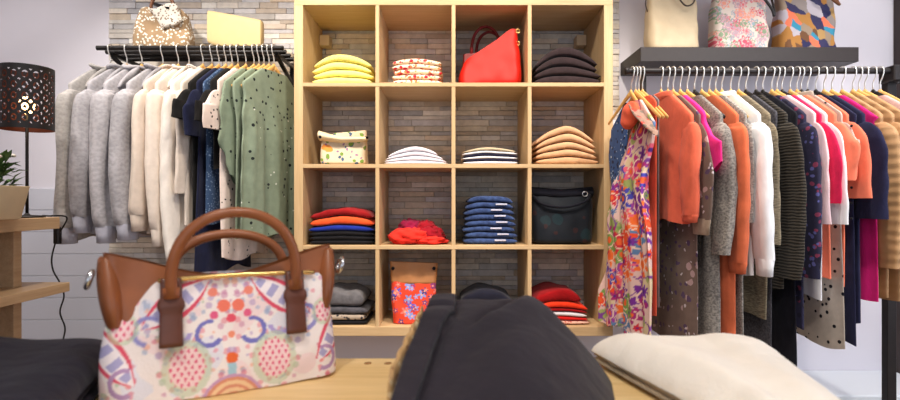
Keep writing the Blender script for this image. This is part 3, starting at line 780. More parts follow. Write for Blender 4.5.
# long pieces whose lower halves show under the others
add('b1', 1.270, name='long_dress', label='long black dress hanging lowest under the dark ribbed coat', cat='dress', m=M_blackf, hem=hz(366), half=.2, thick=.010, fold=(.003, 28), flare=.02, sl=None, black=True)
add('b2', 1.198, name='long_dress', label='long charcoal marl dress under the tweed jacket', cat='dress', m=melange((84, 82, 88), (56, 54, 60)), hem=hz(352), half=.195, thick=.010, fold=(.003, 28), sl=None)
add('b3', 1.484, name='long_dress', label='long navy dress hanging below the coral blouse with puffed sleeve', cat='dress', m=M_navy, hem=hz(345), half=.21, thick=.012, fold=(.004, 26), flare=.02, sl=None, black=True)
R.sort(key=lambda r: r[1])
used_x = []
for i, (key, X, kw) in enumerate(R):
    bk = lambda k: k[2].get('bulk', 1.0)
    gl = (X - R[i - 1][1]) * bk(R[i]) / (bk(R[i]) + bk(R[i - 1])) - .0006 if i else .05
    gr = (R[i + 1][1] - X) * bk(R[i]) / (bk(R[i]) + bk(R[i + 1])) - .0006 if i + 1 < len(R) else .03
    rt = lambda k: k[2].get('rot', R8)
    if i: gl = max(.005, gl - .20 * abs(rt(R[i]) - rt(R[i - 1])))
    if i + 1 < len(R): gr = max(.005, gr - .20 * abs(rt(R[i]) - rt(R[i + 1])))
    gap = (gl, gr)
    kw = dict(kw); vc = kw.pop('vc', None); kw.pop('bulk', 0); gap = (min(gl, kw.pop('glm', 9)), min(gr, kw.pop('grm', 9))); black = kw.pop('black', False); rot = kw.pop('rot', R8); htilt = kw.pop('htilt', 0); kw['tilt'] = htilt
    rr = random.Random(i)
    root = garment(loc=(X, RY, RZ), rot=rot, gap=gap, seed=i * 1.9 + 1, nring=(150 if vc else 30), nn=(300 if vc else 64), **kw)
    if vc:
        me = root.children[0].data
        at = me.color_attributes.new('Col', 'FLOAT_COLOR', 'POINT')
        at.data.foreach_set('color', np.array([vc(*v.co) for v in me.vertices], dtype=np.float32).ravel())
    short = kw['label']
    make_hanger((X, RY, RZ), rot, ('black' if black else 'pale wooden') + ' hanger carrying the ' + ' '.join(short.split()[:11]), 'hangers on the right rack', black).rotation_euler.x = htilt
    used_x.append(X)
    if key == 'D':
        # bunched shoulders of the floral dress
        M_bunch = printed('grey_red_bunched_print', (150, 120, 106), [((196, 70, 60), 30, .38, 2, .5), ((110, 100, 90), 36, .3, 5, .5)])
        mb = MB(); rg = []
        for k in range(18):
            t = k / 17; r = .045 * math.sin(PI * (.1 + .82 * t)) ** .6
            p = Vector((-.028 + .0 * t, lerp(-.05, -.235, t), lerp(-.150, -.285, t)))
            rg.append([(p.x + .024 * (r / .045) * math.sin(a) * (1 + .2 * math.sin(3 * a + k)), p.y + r * .9 * math.cos(a), p.z + r * .55 * math.cos(a) + .006 * math.sin(2 * a + k)) for a in [2 * PI * q / 24 for q in range(24)]])
        mb.loft(rg, True, True, True); mb.build('bunched_shoulder', M_bunch, root)
        mb = MB(); rg = []
        for k in range(18):
            t = k / 17; r = .05 * math.sin(PI * (.1 + .82 * t)) ** .6
            p = Vector((-.03 + .004 * t, lerp(.02, -.09, t), lerp(-.215, -.165, t)))
            rg.append([(p.x + .022 * (r / .05) * math.sin(a) * (1 + .15 * math.sin(3 * a + k * .5)), p.y + r * .5 * math.cos(a) + .0, p.z + r * 1.0 * math.cos(a)) for a in [2 * PI * q / 24 for q in range(24)]])
        mb.loft(rg, True, True, True); mb.build('scarf_collar', M_orange, root)
    if key == 'O':
        for k, zz in enumerate((hz(160), hz(180), hz(200))):
            mb = MB()
            for s in (-1, 1): mb.sphere((0, -.275 + s * .006, zz), (.005, .007, .006), 8, 6)
            mb.build('bow', M_pale, root)
    if key in ('S', 'I'):
        for k in range(7 if key == 'S' else 1):
            zz = hz(128 + k * 15) if key == 'S' else hz(165)
            MB().sphere((-.002, -.268 if key == 'I' else -.262, zz), (.004, .005, .005), 8, 6).build('button', M_blk if key == 'S' else M_gold, root)
# spare hangers pushed in between the clothes
xs = sorted(used_x); spare = []
for a, b in zip(xs, xs[1:] + [1.79]):
    n = int((b - a) / .0228) - 1
    if a < .86: continue
    for k in range(max(0, n)):
        spare.append(a + (b - a) * (k + 1) / (n + 1))
spare += [1.785]
for k, X in enumerate(spare):
    bl = k % 3 == 1
    make_hanger((X, RY, RZ), R8, 'empty %s hanger squeezed between the clothes on the right rack' % ('black' if bl else 'pale wooden'), 'spare hangers on the right rack, ' + ('black' if bl else 'wooden'), bl)

# ============================== left wall rack
LY, LZ = 2.60, ZP(48, 2.60)
M_blkm = plain('black_metal', (30, 27, 27), .4, .3, .4)
wr = thing('wall_clothes_rack', 'black wall-mounted clothes rail with slatted top beside the cube shelf', 'clothes rack', (0, 0, 0))
LX0, LX1 = XP(97, LY), -.787
for k, y in enumerate((LY, LY + .07, LY + .14, LY + .21)):
    MB().tube([(LX0 + .015 * k * 0, y, LZ + (0 if k == 0 else .0)), (LX1 - .02 if k else LX1 - .012, y, LZ)], .0115, 14).build('rail', M_blkm, wr, True, 0, None, 0, 40)
for bx in (XP(275, LY), XP(108, LY)):
    MB().box(bx - .008, bx + .008, LY + .02, 2.904, LZ - .030, LZ - .0125, .002).build('bracket', M_blkm, wr, False)
    MB().tube([(bx, LY + .03, LZ - .03), (bx, 2.898, ZP(86, 2.9))], .011, 8).build('strut', M_blkm, wr)
    MB().box(bx - .014, bx + .014, 2.885, 2.9065, ZP(88, 2.9), LZ, .002).build('wall_plate', M_blkm, wr, False)
def hl(py, Y=2.38): return ZP(py, Y) - LZ

M_hg = melange((186, 183, 188), (166, 163, 168), 60, 14); M_hg2 = melange((192, 188, 193), (172, 169, 174), 60, 14); M_hgb = melange((190, 185, 182), (170, 166, 163), 60, 14)
M_cuffg = fabric((186, 186, 200), .05); M_cream = fabric((222, 206, 192), .04); M_cream2 = fabric((230, 216, 204), .04); M_offc = fabric((240, 232, 224), .03)
M_bkol = fabric((30, 28, 28), .15); M_nvd = fabric((28, 32, 60), .12); M_dotb = printed('blue_dotted_denim', (56, 78, 112), [((120, 140, 170), 90, .3, 2, .8)], warp=0)
M_wmark = printed('white_black_marks', (232, 214, 206), [((38, 34, 40), 40, .22, 3, .6)], warp=.3)
M_green = printed('sage_green_print', (132, 146, 126), [((26, 32, 34), 32, .22, 3, .6), ((222, 224, 214), 34, .15, 7, .25)], warp=.15)
Lr = []
def addl(key, px, **kw): Lr.append((key, XP(px, LY), kw))
HPROF = [(0, .58), (.15, .68), (.5, .82), (.84, 1.04), (.96, 1.0), (1, .8)]
HL = dict(ru=.062, rw=.05, tip=.74, clen=.07, prof=HPROF, wr=.012)
addl('1', 110.6, name='hooded_jacket', label='grey beige hooded jacket at the far left end of the rail', cat='hoodie', m=M_hgb, hem=hl(240), half=.21, thick=.03, hood=M_hgb, sl=dict(len=hl(88) - hl(236), out=.02, cuff=M_cuffg, **HL))
addl('2', 127, name='hoodie', label='grey hoodie second from the left end of the rail', cat='hoodie', m=M_hg, hem=hl(238), thick=.03, hood=M_hg, sl=dict(len=hl(85) - hl(222), out=.03, cuff=M_cuffg, **HL))
addl('3', 142, name='hoodie', label='grey hoodie third from the left end of the rail', cat='hoodie', m=M_hg2, hem=hl(236), thick=.03, hood=M_hg2, sl=dict(len=hl(85) - hl(232), out=.03, cuff=M_cuffg, **HL))
addl('4', 163, name='hoodie', label='grey hoodie with wide sleeve next to the cream hoodies', cat='hoodie', m=M_hg, hem=hl(232), thick=.035, hood=M_hg, sl=dict(len=hl(85) - hl(230), out=.03, cuff=M_cuffg, ru=.078, rw=.055, tip=.72, clen=.065, prof=HPROF, wr=.012))
addl('5', 178.5, name='hoodie', label='cream hoodie beside the last grey hoodie', cat='hoodie', m=M_cream, hem=hl(235), thick=.03, hood=M_cream, sl=dict(len=hl(85) - hl(220), out=.03, cuff=M_cream, **HL))
addl('6', 189, name='hoodie', label='cream hoodie, second of the cream ones from the grey', cat='hoodie', m=M_cream2, hem=hl(240), thick=.02, hood=M_cream2, sl=dict(len=hl(85) - hl(235), out=.02, cuff=M_cream2, **HL))
addl('7', 203, name='long_sleeved_shirt', label='off-white long-sleeved top with drooping sleeves beside the black tops', cat='top', m=M_offc, hem=hl(235), thick=.026, hood=M_offc, sl=dict(len=hl(85) - hl(255), out=.015, cuff=M_offc, ru=.055, rw=.04, tip=.75, clen=.05))
addl('8', 212, name='blouse', label='cream white blouse hidden between the off-white top and the black tee', cat='blouse', m=M_cream2, hem=hl(225), thick=.014, sl=dict(len=.5, ru=.05, rw=.016, out=.0))
addl('9', 219, name='t_shirt', label='olive black tee shirt left of the long navy dress', cat='t-shirt', m=M_bkol, hem=hl(240), thick=.012, sl=dict(len=.18, ru=.07, rw=.02, out=.05, tip=1.0))
addl('10', 226, name='long_dress', label='long navy dress, the lowest hanging piece on the left rail', cat='dress', m=M_nvd, hem=hl(276), half=.2, thick=.013, fold=(.006, 30), flare=.03, sl=dict(len=.25, ru=.06, rw=.02, out=.03, tip=1.0))
addl('11', 232, name='tunic', label='blue dotted denim tunic between the navy dress and black tee', cat='tunic', m=M_dotb, hem=hl(222), half=.2, thick=.012, fold=(.006, 40), sl=None)
addl('12', 238, name='t_shirt', label='black tee shirt next to the white spotted blouse', cat='t-shirt', m=M_bkol, hem=hl(170), half=.19, thick=.012, sl=dict(len=.19, ru=.07, rw=.02, out=.045, tip=1.0))
addl('13', 246, name='blouse', label='white blouse with small black marks beside the green dresses', cat='blouse', m=M_wmark, hem=hl(262), half=.19, thick=.016, fold=(.008, 46), sl=dict(len=.22, ru=.068, rw=.02, out=.045, tip=.85))
addl('14', 254, name='ruffled_blouse', label='sage green spotted blouse with a hanging ruffle, left of the green dresses', cat='blouse', m=M_green, hem=hl(180), half=.2, thick=.016, fold=(.010, 40), u0=lambda z: interp([(-.62, -.19), (-.45, -.25), (-.3, -.235)], z) + .008 * math.sin(z * 44), hemfn=lambda u: .16 * sstep(-.2, .1, u) - .04 * math.sin(u * 40), sl=None)
addl('15', 264, name='long_dress', label='sage green spotted dress behind the ruffled green blouse', cat='dress', m=M_green, hem=hl(240), half=.2, thick=.015, fold=(.008, 40), sl=None)
addl('16', 274, name='long_dress', label='sage green spotted dress nearest to the cube shelf', cat='dress', m=M_green, hem=hl(238), half=.2, thick=.016, fold=(.015, 44), sl=None, u0=lambda z: interp([(-.9, -.235), (-.5, -.225), (-.3, -.215)], z) + .006 * math.sin(z * 40), ztop=-.118)
for i, (key, X, kw) in enumerate(Lr):
    bk = lambda k: k[2].get('bulk', 1.0)
    gl = (X - Lr[i - 1][1]) * bk(Lr[i]) / (bk(Lr[i]) + bk(Lr[i - 1])) - .0006 if i else .05
    gr = (Lr[i + 1][1] - X) * bk(Lr[i]) / (bk(Lr[i]) + bk(Lr[i + 1])) - .0006 if i + 1 < len(Lr) else .04
    rt = lambda j: math.radians({11: -11, 12: -13, 13: -15, 14: -17, 15: -19}.get(j, -10))
    if i: gl = max(.006, gl - .20 * abs(rt(i) - rt(i - 1)))
    if i + 1 < len(Lr): gr = max(.006, gr - .20 * abs(rt(i) - rt(i + 1)))
    gap = (gl, gr)
    kw = dict(kw); kw.pop('bulk', 0); rot = rt(i)
    root = garment(loc=(X, LY, LZ), rot=rot, gap=gap, seed=i * 2.3 + 4, **kw)
    make_hanger((X, LY, LZ), rot, 'pale wooden hanger carrying the ' + ' '.join(kw['label'].split()[:11]), 'hangers on the left rail')
    if key == '10': MB().tube(catmull([(.0066, -.06, -.14), (.0066, -.075, -.19), (.0066, -.085, -.15)], 6), .001, 6).build('hanging_loop', M_nvd, root)
    if key == '1':
        mb = MB().tube(catmull([(-.03, -.12, -.2), (-.045, -.2, -.27), (-.05, -.235, -.36), (-.047, -.235, -.47)], 6), .0025, 7); mb.build('drawstring', M_offc, root)
        MB().tube([(-.047, -.235, -.47), (-.047, -.235, -.51)], .005, 8).build('cord_tip', M_tanl, root)
for X, a_ in ((XP(259, LY), -16), (XP(269, LY), -18)):
    make_hanger((X, LY, LZ), math.radians(a_), 'empty pale wooden hanger among the green dresses on the left rail', 'spare hangers on the left rail')

# ------------------------------------------------------------------ bags over the left rail
BZ = LZ + .0125
M_spot = printed('tan_white_dotted_fabric', (168, 140, 108), [((240, 234, 220), 70, .38, 2, .95)], warp=.05)
M_spot2 = printed('white_speckled_fabric', (220, 212, 200), [((128, 110, 94), 90, .36, 2, .9)], warp=.05)
sb = thing('shoulder_bag', 'tan slouchy bag with white dots standing on the left rail', 'bag', (XP(164, 2.73), 2.73, BZ), math.radians(6))
mb = MB(); bag_shell(mb, .265, .23, .14, .06, lambda u: .222 - .02 * math.cos(u * 3) - .05 * abs(u) ** 3, bulge=.10, seed=31, wob=.014); mb.build('body', M_spot, sb, True, 1)
mb = MB(); rg = []
for i in range(14):
    t = i / 13
    rg.append([(.02 + .05 * t + .062 * math.cos(a) * (1 - .25 * t), -.066 + .012 * math.sin(a), .21 + .02 * math.cos(a) - .09 * t + .006 * math.sin(4 * a + t * 4)) for a in [2 * PI * q / 24 for q in range(24)]])
mb.loft(rg, True, True, True); mb.build('folded_flap', M_spot2, sb)
M_brl = plain('brown_leather', (120, 74, 44), .45, 0, .45, 30, .12, .12)
handle(MB(), -.05, .06, .08, -.03, .2, .008).build('handle', M_brl, sb)
MB().tube([(-.02, -.062, .222), (.055, -.072, .198)], .009, 10).build('buckle_strap', M_blk, sb)

M_creamb = plain('pale_yellow_leather', (214, 188, 136), .55, 0, .3, 30, .03)
cb = thing('clutch_bag', 'pale yellow flap clutch bag leaning on the left rail beside the dotted bag', 'bag', (XP(236, 2.72), 2.72, BZ), math.radians(-4))
mb = MB(); rings = []
prof = [(-.137, .052, .205), (-.13, .040, .208), (-.06, .018, .195), (0, .008, .183), (.12, .003, .158), (.135, .004, .15)]
for (x, zb, zt) in catmull(prof, 6):
    rings.append([(x, .024 * spow(math.cos(a), .4), lerp(zb, zt, (spow(math.sin(a), .4) + 1) / 2)) for a in [2 * PI * q / 20 for q in range(20)]])
mb.loft(rings, True, True, True); mb.build('flap', M_creamb, cb)
mb = MB(); bag_shell(mb, .235, .235, .04, .024, lambda u: .12, seed=3); mb.build('body', plain('tan_clutch_body', (176, 142, 92), .6), cb, True, 0, (0, .028, 0))

# ------------------------------------------------------------------ right wall shelf and its bags
WY0 = 2.62
M_blsh = plain('black_brown_lacquer', (48, 42, 42), .5, 0, .4, 40, .06)
wx0, wx1 = XP(640.5, WY0), XP(859, WY0); wz1, wz0 = ZP(47, WY0), ZP(61.5, WY0)
ws = MB().box(wx0, wx1, WY0, WALL_Y - .001, wz0, wz1, .002).build('wall_shelf', M_blsh, None, False)
tag(ws, 'thick black floating wall shelf above the right clothes rack', 'shelf')
M_toteb = plain('beige_leather', (206, 186, 154), .55, 0, .35, 20, .04, .1); M_cordb = plain('dark_cord', (70, 56, 48), .6)
def wbag(name, label, pxc, wpx, m, h=.30, d=.13, seed=0, rot=0, vc=None, taper=.95):
    Y = 2.74; w = wpx * Y / F
    t = thing(name, label, 'bag', (XP(pxc, Y), Y, wz1 + .001), rot)
    mb = MB(); bag_shell(mb, w, w * taper, d, .05, lambda u: h, 16 if not vc else 90, 56 if not vc else 260, bulge=.03, seed=seed, wob=.006)
    if vc: paint(mb, vc)
    mb.build('body', m, t, True, 0 if vc else 1)
    return t
t = wbag('tote_bag', 'plain beige tote bag at the left end of the black wall shelf', 671, 50, M_toteb, .32, .13, 41, .04)
MB().tube(catmull([(-.02, -.045, .33), (.01, -.07, .25), (.045, -.074, .215), (.085, -.07, .24), (.1, -.05, .32)], 7), .004, 8).build('handle', M_cordb, t)
MB().tube(catmull([(-.115, .0, .33), (-.135, -.02, .27), (-.138, -.02, .235), (-.122, -.01, .20)], 7), .003, 8).build('cord', M_cordb, t)
rg2 = random.Random(12)
fl2 = [(rg2.uniform(-.14, .14), rg2.uniform(0, .3), rg2.uniform(.012, .034), rg2.choice([(226, 120, 130), (236, 160, 140), (210, 90, 110), (150, 170, 180), (190, 160, 170), (140, 160, 130)]), rg2.uniform(0, 6)) for _ in range(80)]
def soft_floral(x, y, z):
    c = lin((220, 204, 192))
    for (a0, b0, r, cc, ph) in fl2:
        dx, dz = x - a0, z - b0; d = math.hypot(dx, dz)
        if d > r * 1.3: continue
        a = math.atan2(dz, dx); rr = r * (.85 + .2 * math.cos(6 * a + ph))
        if rr * .72 < d < rr or d < r * .35: c = lin(cc)
        if .45 * r < d < .55 * r: c = lin((214, 150, 160))
    return c
t = wbag('shopper_bag', 'white and pink floral bag in the middle of the black wall shelf', 738, 53, M_vprint, .31, .13, 43, -.03, soft_floral)
M_bkstrap = plain('black_strap', (26, 22, 24), .5)
MB().tube(catmull([(.03, -.04, .33), (.075, -.07, .27), (.125, -.075, .2), (.14, -.07, .165), (.146, -.06, .2), (.14, -.02, .33)], 8), .0065, 8, True, .6).build('strap', M_bkstrap, t)
# patchwork bag: straight-edged patches from nearest seeds
rp = random.Random(4)
seeds = [(rp.uniform(-.17, .17), rp.uniform(-.02, .33)) for _ in range(64)]
patc = [(166, 116, 60), (46, 46, 82), (176, 168, 176), (220, 112, 82), (146, 128, 110), (54, 132, 160), (106, 72, 48), (170, 136, 88), (136, 126, 122), (166, 118, 62), (52, 50, 84)]
pcol = [lin(patc[i % len(patc)]) for i in range(len(seeds))]
def patch(x, y, z):
    best = min(range(len(seeds)), key=lambda i: (abs(x - seeds[i][0]) + .6 * abs(z - seeds[i][1]) + .5 * abs(x - seeds[i][0] + z - seeds[i][1])))
    return pcol[best]
t = wbag('shopper_bag', 'colourful geometric patchwork bag at the right of the black wall shelf', 803, 57, M_vprint, .31, .14, 47, .05, patch)
MB().tube(catmull([(.02, -.05, .33), (.05, -.08, .28), (.1, -.085, .235), (.135, -.07, .225), (.15, -.04, .25), (.145, 0, .33)], 8), .0065, 8).build('handle', M_brl, t)

# ------------------------------------------------------------------ lamp shelf, lamp and plant at the left
M_oak = wood('pale_oak', (186, 152, 116), (206, 174, 136), 'y', .5)
LSX = -1.56
ls = thing('open_shelf_unit', 'pale oak open shelf unit carrying the lamp at the left edge', 'shelf unit', (0, 0, 0))
MB().box(-2.15, LSX, 1.3, 2.168, 1.006, 1.052, .002).build('top_board', M_oak, ls, False)
y2 = 2.23
MB().box(-2.15, XP(70, y2), 1.3, y2, ZP(291, y2), ZP(282, y2), .002).build('lower_board', M_oak, ls, False)
px_ = XP(22, 2.12)
zl1, zl0 = ZP(282, y2), ZP(291, y2)
MB().box(-2.15, px_, 2.08, 2.12, zl1, 1.006, .002).build('upright_panel', M_oak, ls, False)
MB().box(-2.15, px_, 2.08, 2.12, 0.0, zl0, .002).build('upright_panel', M_oak, ls, False)
MB().box(-2.15, px_, 1.32, 1.36, 0.0, zl0, .002).build('upright_panel', M_oak, ls, False)
MB().box(-2.15, px_, 1.32, 1.36, zl1, 1.006, .002).build('upright_panel', M_oak, ls, False)

LPY = 2.09; lx = XP(27, LPY)
lamp = thing('table_lamp', 'black table lamp with perforated glowing shade on the oak shelf', 'lamp', (lx, LPY, 1.0525))
M_lampb = plain('lamp_black', (26, 22, 22), .45, 0, .4); M_copper = plain('copper_lining', (84, 36, 16), .6, .4)
MB().lathe([(.001, 0), (.058, 0), (.06, .003), (.058, .007), (.012, .010), (.007, .016)], 32, (0, 0, 0), True).build('base', M_lampb, lamp)
zs0 = ZP(130, LPY) - 1.0525; zs1 = ZP(68, LPY) - 1.0525; RS = .088
MB().tube([(0, 0, .008), (0, 0, zs0 + .06)], .0055, 10).build('stem', M_lampb, lamp)
def shade_mesh(R, k=1.0):
    mb = MB(); nc, nr, n = 16, 5, 16
    h = zs1 - zs0; m0 = .018
    def cyl(ang, z): return (R * math.cos(ang), R * math.sin(ang), z)
    seg = 2 * PI / nc
    for c in range(nc):
        for r in range(nr):
            a0 = c * seg; z0 = zs0 + m0 + (h - 2 * m0) * r / nr; hz_ = (h - 2 * m0) / nr
            ca, cz = a0 + seg / 2, z0 + hz_ / 2
            b = len(mb.v)
            for i in range(n):
                t = 2 * PI * (i + .5) / n; dx, dz = math.cos(t), math.sin(t); q = 1 / max(abs(dx), abs(dz))
                mb.v.append(cyl(ca + dx * q * seg / 2, cz + dz * q * hz_ / 2))
            for i in range(n):
                t = 2 * PI * (i + .5) / n
                mb.v.append(cyl(ca + .30 * seg * math.cos(t), cz + .34 * hz_ * math.sin(t)))
            for i in range(n):
                j = (i + 1) % n; mb.f.append((b + i, b + j, b + n + j, b + n + i))
            # inner rosette disc held by a bar
            b2 = len(mb.v); mb.v.append(cyl(ca, cz))
            for i in range(n):
                t = 2 * PI * (i + .5) / n; rr = .20 if i % 4 < 2 else .13
                mb.v.append(cyl(ca + rr * seg * math.cos(t), cz + rr * 1.1 * hz_ * math.sin(t)))
            for i in range(n): mb.f.append((b2, b2 + 1 + i, b2 + 1 + (i + 1) % n))
    for (za, zb) in ((zs0, zs0 + m0), (zs1 - m0, zs1)):
        mb.loft([[cyl(2 * PI * q / 64, z) for q in range(64)] for z in (za, zb)], True)
    return mb
sh = shade_mesh(RS).build('lamp_shade', M_lampb, lamp)
shade_mesh(RS - .0015).build('shade_lining', M_copper, sh)
tE = NT('warm_bulb'); tE.b.inputs['Emission Color'].default_value = (1, .6, .25, 1); tE.b.inputs['Emission Strength'].default_value = 9
MB().sphere((0, 0, zs0 + .095), (.026, .026, .034), 16, 10).build('bulb', tE.set(.4), lamp)
# lead: over the edge of the shelf and down
ld = [(.02, .05, .006), (.05, .06, .004)]
e1 = P(57, 221, 2.185) - Vector((lx, LPY, 1.0525))
pts = [Vector(p) for p in ld] + [e1 + Vector((-.0, -.02, .022)), e1 + Vector((.0, .008, .01))]
for (px, py) in ((58, 236), (52, 256), (53, 270), (60, 283), (64, 296), (60, 312), (65, 328), (63, 345), (66, 380)):
    pts.append(P(px, py, 2.262) - Vector((lx, LPY, 1.0525)))
pts[3].y = pts[4].y - .02
MB().tube(catmull(pts, 8), .0032, 8).build('cord', M_lampb, lamp)
MB().box(-.012, .012, -.012, .012, -.05, .02, .004).build('switch', M_lampb, lamp, False, 0, P(57.5, 232, 2.262) - Vector((lx, LPY, 1.0525)))

M_pot = plain('cream_pot', (226, 206, 170), .6, 0, .3, 20, .04); M_leaf = plain('leaf_green', (74, 104, 54), .5, 0, .4, 60, .25); M_petal = plain('white_petal', (244, 236, 224), .6)
pY = 1.86; pX = XP(-13, pY)
plant = thing('potted_plant', 'white flowering plant in a cream pot beside the lamp', 'plant', (pX, pY, 1.0525))
mb = MB(); pr = []
for (r, z) in ((.070, 0), (.078, .004), (.098, .112), (.1, .116), (.094, .116), (.09, .1)):
    pr.append([(r * spow(math.cos(a), .5), r * spow(math.sin(a), .5), z) for a in [2 * PI * q / 40 for q in range(40)]])
mb.loft(pr, True, True, True); mb.build('pot', M_pot, plant)
rl = random.Random(9); mb = MB()
for k in range(120):
    a = rl.uniform(0, 2 * PI); r0 = rl.uniform(0, .06); L = rl.uniform(.045, .08); el = rl.uniform(.1, 1.2)
    base = Vector((r0 * math.cos(a), r0 * math.sin(a), .105 + rl.uniform(0, .085)))
    d = Vector((math.cos(a) * math.cos(el), math.sin(a) * math.cos(el), math.sin(el))); s = d.cross(Vector((0, 0, 1))).normalized(); w = L * .24
    b = len(mb.v)
    mid = base + d * L * .5 + Vector((0, 0, .006))
    mb.v += [tuple(base), tuple(mid + s * w), tuple(base + d * L - Vector((0, 0, .008))), tuple(mid - s * w), tuple(mid - Vector((0, 0, .004)))]
    mb.f += [(b, b + 1, b + 4), (b + 1, b + 2, b + 4), (b + 2, b + 3, b + 4), (b + 3, b, b + 4)]
mb.build('foliage', M_leaf, plant, False)
for k in range(7):
    a = 2 * PI * k / 7 + .3; c = Vector((.065 * math.cos(a), .065 * math.sin(a), .215 + .012 * math.sin(k * 2.1))) if k else Vector((0, 0, .235))
    mb = MB()
    for p in range(6):
        t = 2 * PI * p / 6; mb.sphere((c.x + .013 * math.cos(t), c.y + .013 * math.sin(t), c.z), (.011, .011, .006), 8, 5)
    mb.sphere((c.x, c.y, c.z + .004), .007, 8, 5); mb.tube([tuple(c), (c.x * .4, c.y * .4, .1)], .0015, 5)
    mb.build('flower', M_petal, plant)

# ------------------------------------------------------------------ table
TZ, TYB, TXR = .78, .34 * F / 158, .655
M_table = wood('light_oak_table', (226, 190, 128), (240, 208, 152), 'x', .42)
tbl = thing('display_table', 'light wood display table carrying the handbag and folded clothes', 'table', (0, 0, 0))
MB().box(-1.35, TXR, .38, TYB, TZ - .032, TZ, .003).build('table_top', M_table, tbl, False)
for x in (-1.28, TXR - .07):
    for y in (.44, TYB - .07):
        MB().box(x - .03, x + .03, y - .03, y + .03, .0, TZ - .0325, .003).build('leg', M_table, tbl, False)
M_screw = plain('wood_plug', (160, 112, 62), .5)
for px in (368, 388):
    p = P(px, 363.5, 1.13); MB().lathe([(.008, 0), (.008, .0006), (.001, .0008)], 16, (p.x, 1.128, TZ)).build('plug', M_screw, tbl)

# ------------------------------------------------------------------ the floral handbag on the table
hb_l = Vector((-.558, .858, TZ)); ang = math.radians(28)
HBW = .392
hbc = hb_l + Vector((math.cos(ang), math.sin(ang), 0)) * HBW / 2 + Vector((-math.sin(ang), math.cos(ang), 0)) * .075
hb = thing('handbag', 'white floral handbag with brown leather handles standing on the table', 'bag', (hbc.x, hbc.y, TZ + .0005), ang)
M_brown = plain('chestnut_leather', (142, 82, 46), .38, 0, .5, 14, .22, .12); M_strap = plain('dark_brown_leather', (96, 52, 36), .4, 0, .5, 30, .15, .12)
rb = random.Random(77)
# print: motifs mirrored about the middle of the bag
small = [(rb.uniform(0, .2), rb.uniform(0, .2), rb.uniform(.0022, .006), rb.choice([(232, 120, 140), (220, 90, 120), (180, 150, 200), (244, 170, 130), (170, 190, 160), (150, 170, 205), (206, 130, 170)])) for _ in range(190)]
def leafm(x, z, cx, cz, L, W, ang):
    dx, dz = x - cx, z - cz; a = dx * math.cos(ang) + dz * math.sin(ang); b = -dx * math.sin(ang) + dz * math.cos(ang)
    if abs(a) >= L: return None
    return abs(b) / (W * (1 - (a / L) ** 2) + 1e-6), a, b
def bag_print(x, y, z):
    wash = nz(x * 16, z * 16, 3)
    c = lin((246, 234, 230))
    if wash > .22: c = lin((246, 222, 222))
    elif wash < -.25: c = lin((232, 228, 236))
    m = abs(x - .004); sgn = 1 if x > 0 else -1
    zz = z
    for (a0, b0, r, cc) in small:
        d = math.hypot(m - a0, zz - b0)
        if d < r: c = over(c, lin(cc), .6)
    # slanted leaf panels at the top: pink outline, lilac beads inside
    for (cxm, czm, ag) in ((.088, .160, .62), (.19, .085, -.9)):
        r = leafm(m, zz, cxm, czm, .066, .024, -ag)
        if r:
            q, a, b = r
            if q < 1.0: c = lin((248, 236, 238))
            if .74 < q < 1.05: c = lin((226, 84, 108))
            if q < .55 and math.sin(a * 240) > .0: c = over(c, lin((150, 146, 200)), .8)
    # orange hearts in the middle
    for (cxm, czm, rr, cc) in ((.012, .150, .011, (244, 126, 104)), (.0, .128, .008, (236, 90, 110)), (.0, .060, .010, (238, 110, 60)), (.03, .175, .008, (240, 140, 120)), (.028, .135, .007, (232, 100, 140)), (.0, .1, .006, (244, 150, 120))):
        if math.hypot(m - cxm, zz - czm) < rr: c = lin(cc)
    # curls
    for (cxm, czm, rr, a0, a1, cc) in ((.036, .105, .020, -2.6, 1.9, (122, 120, 192)), (.085, .112, .018, -3.0, .3, (176, 160, 214)), (.13, .118, .022, -1.4, 2.2, (150, 146, 204)), (.165, .04, .02, -2.0, 2.0, (186, 150, 190))):
        dx, dz = m - cxm, zz - czm; d = math.hypot(dx, dz); a = math.atan2(dz, dx)
        if a0 < a < a1 and abs(d - rr) < .0035 * (1 - .3 * (a - a0) / (a1 - a0)) + .0006: c = lin(cc)
    # strawberry cones with a green halo
    for (cxm, czm, sx, sz) in ((.072, .052, .030, .036), (.168, .125, .018, .02)):
        dx, dz = (m - cxm) / sx, (zz - czm) / sz; d = math.hypot(dx, dz)
        if 1.0 < d < 1.3: c = over(c, lin((190, 206, 166)), .55)
        if d <= 1.0:
            c = lin((250, 214, 214))
            if math.sin((m - cxm) * 560 + (zz - czm) * 340) > .0 and math.sin((m - cxm) * 560 - (zz - czm) * 340) > .0: c = lin((228, 96, 130))
            elif d > .9: c = over(c, lin((206, 214, 170)), .6)
    # blue stem and peach medallion
    if m < .007 and .02 < zz < .052: c = over(c, lin((150, 200, 214)), .85)
    d = math.hypot(m, (zz + .02) * 1.0)
    if d < .048: c = lin((246, 206, 160)) if math.sin(d * 520) > -.2 else lin((226, 150, 120))
    if .048 < d < .053: c = lin((206, 160, 196))
    return c
mb = MB()
bag_shell(mb, HBW, HBW - .012, .15, .075, lambda u: .198 - .055 * sstep(-.58, -.86, u) - .035 * sstep(.86, .99, u) + .004 * math.cos(u * 2), 150, 420, .30, bulge=.025, seed=51, wob=.004, zb=lambda u: .006 * abs(u) ** 3)
paint(mb, bag_print); body = mb.build('body', M_vprint, hb)
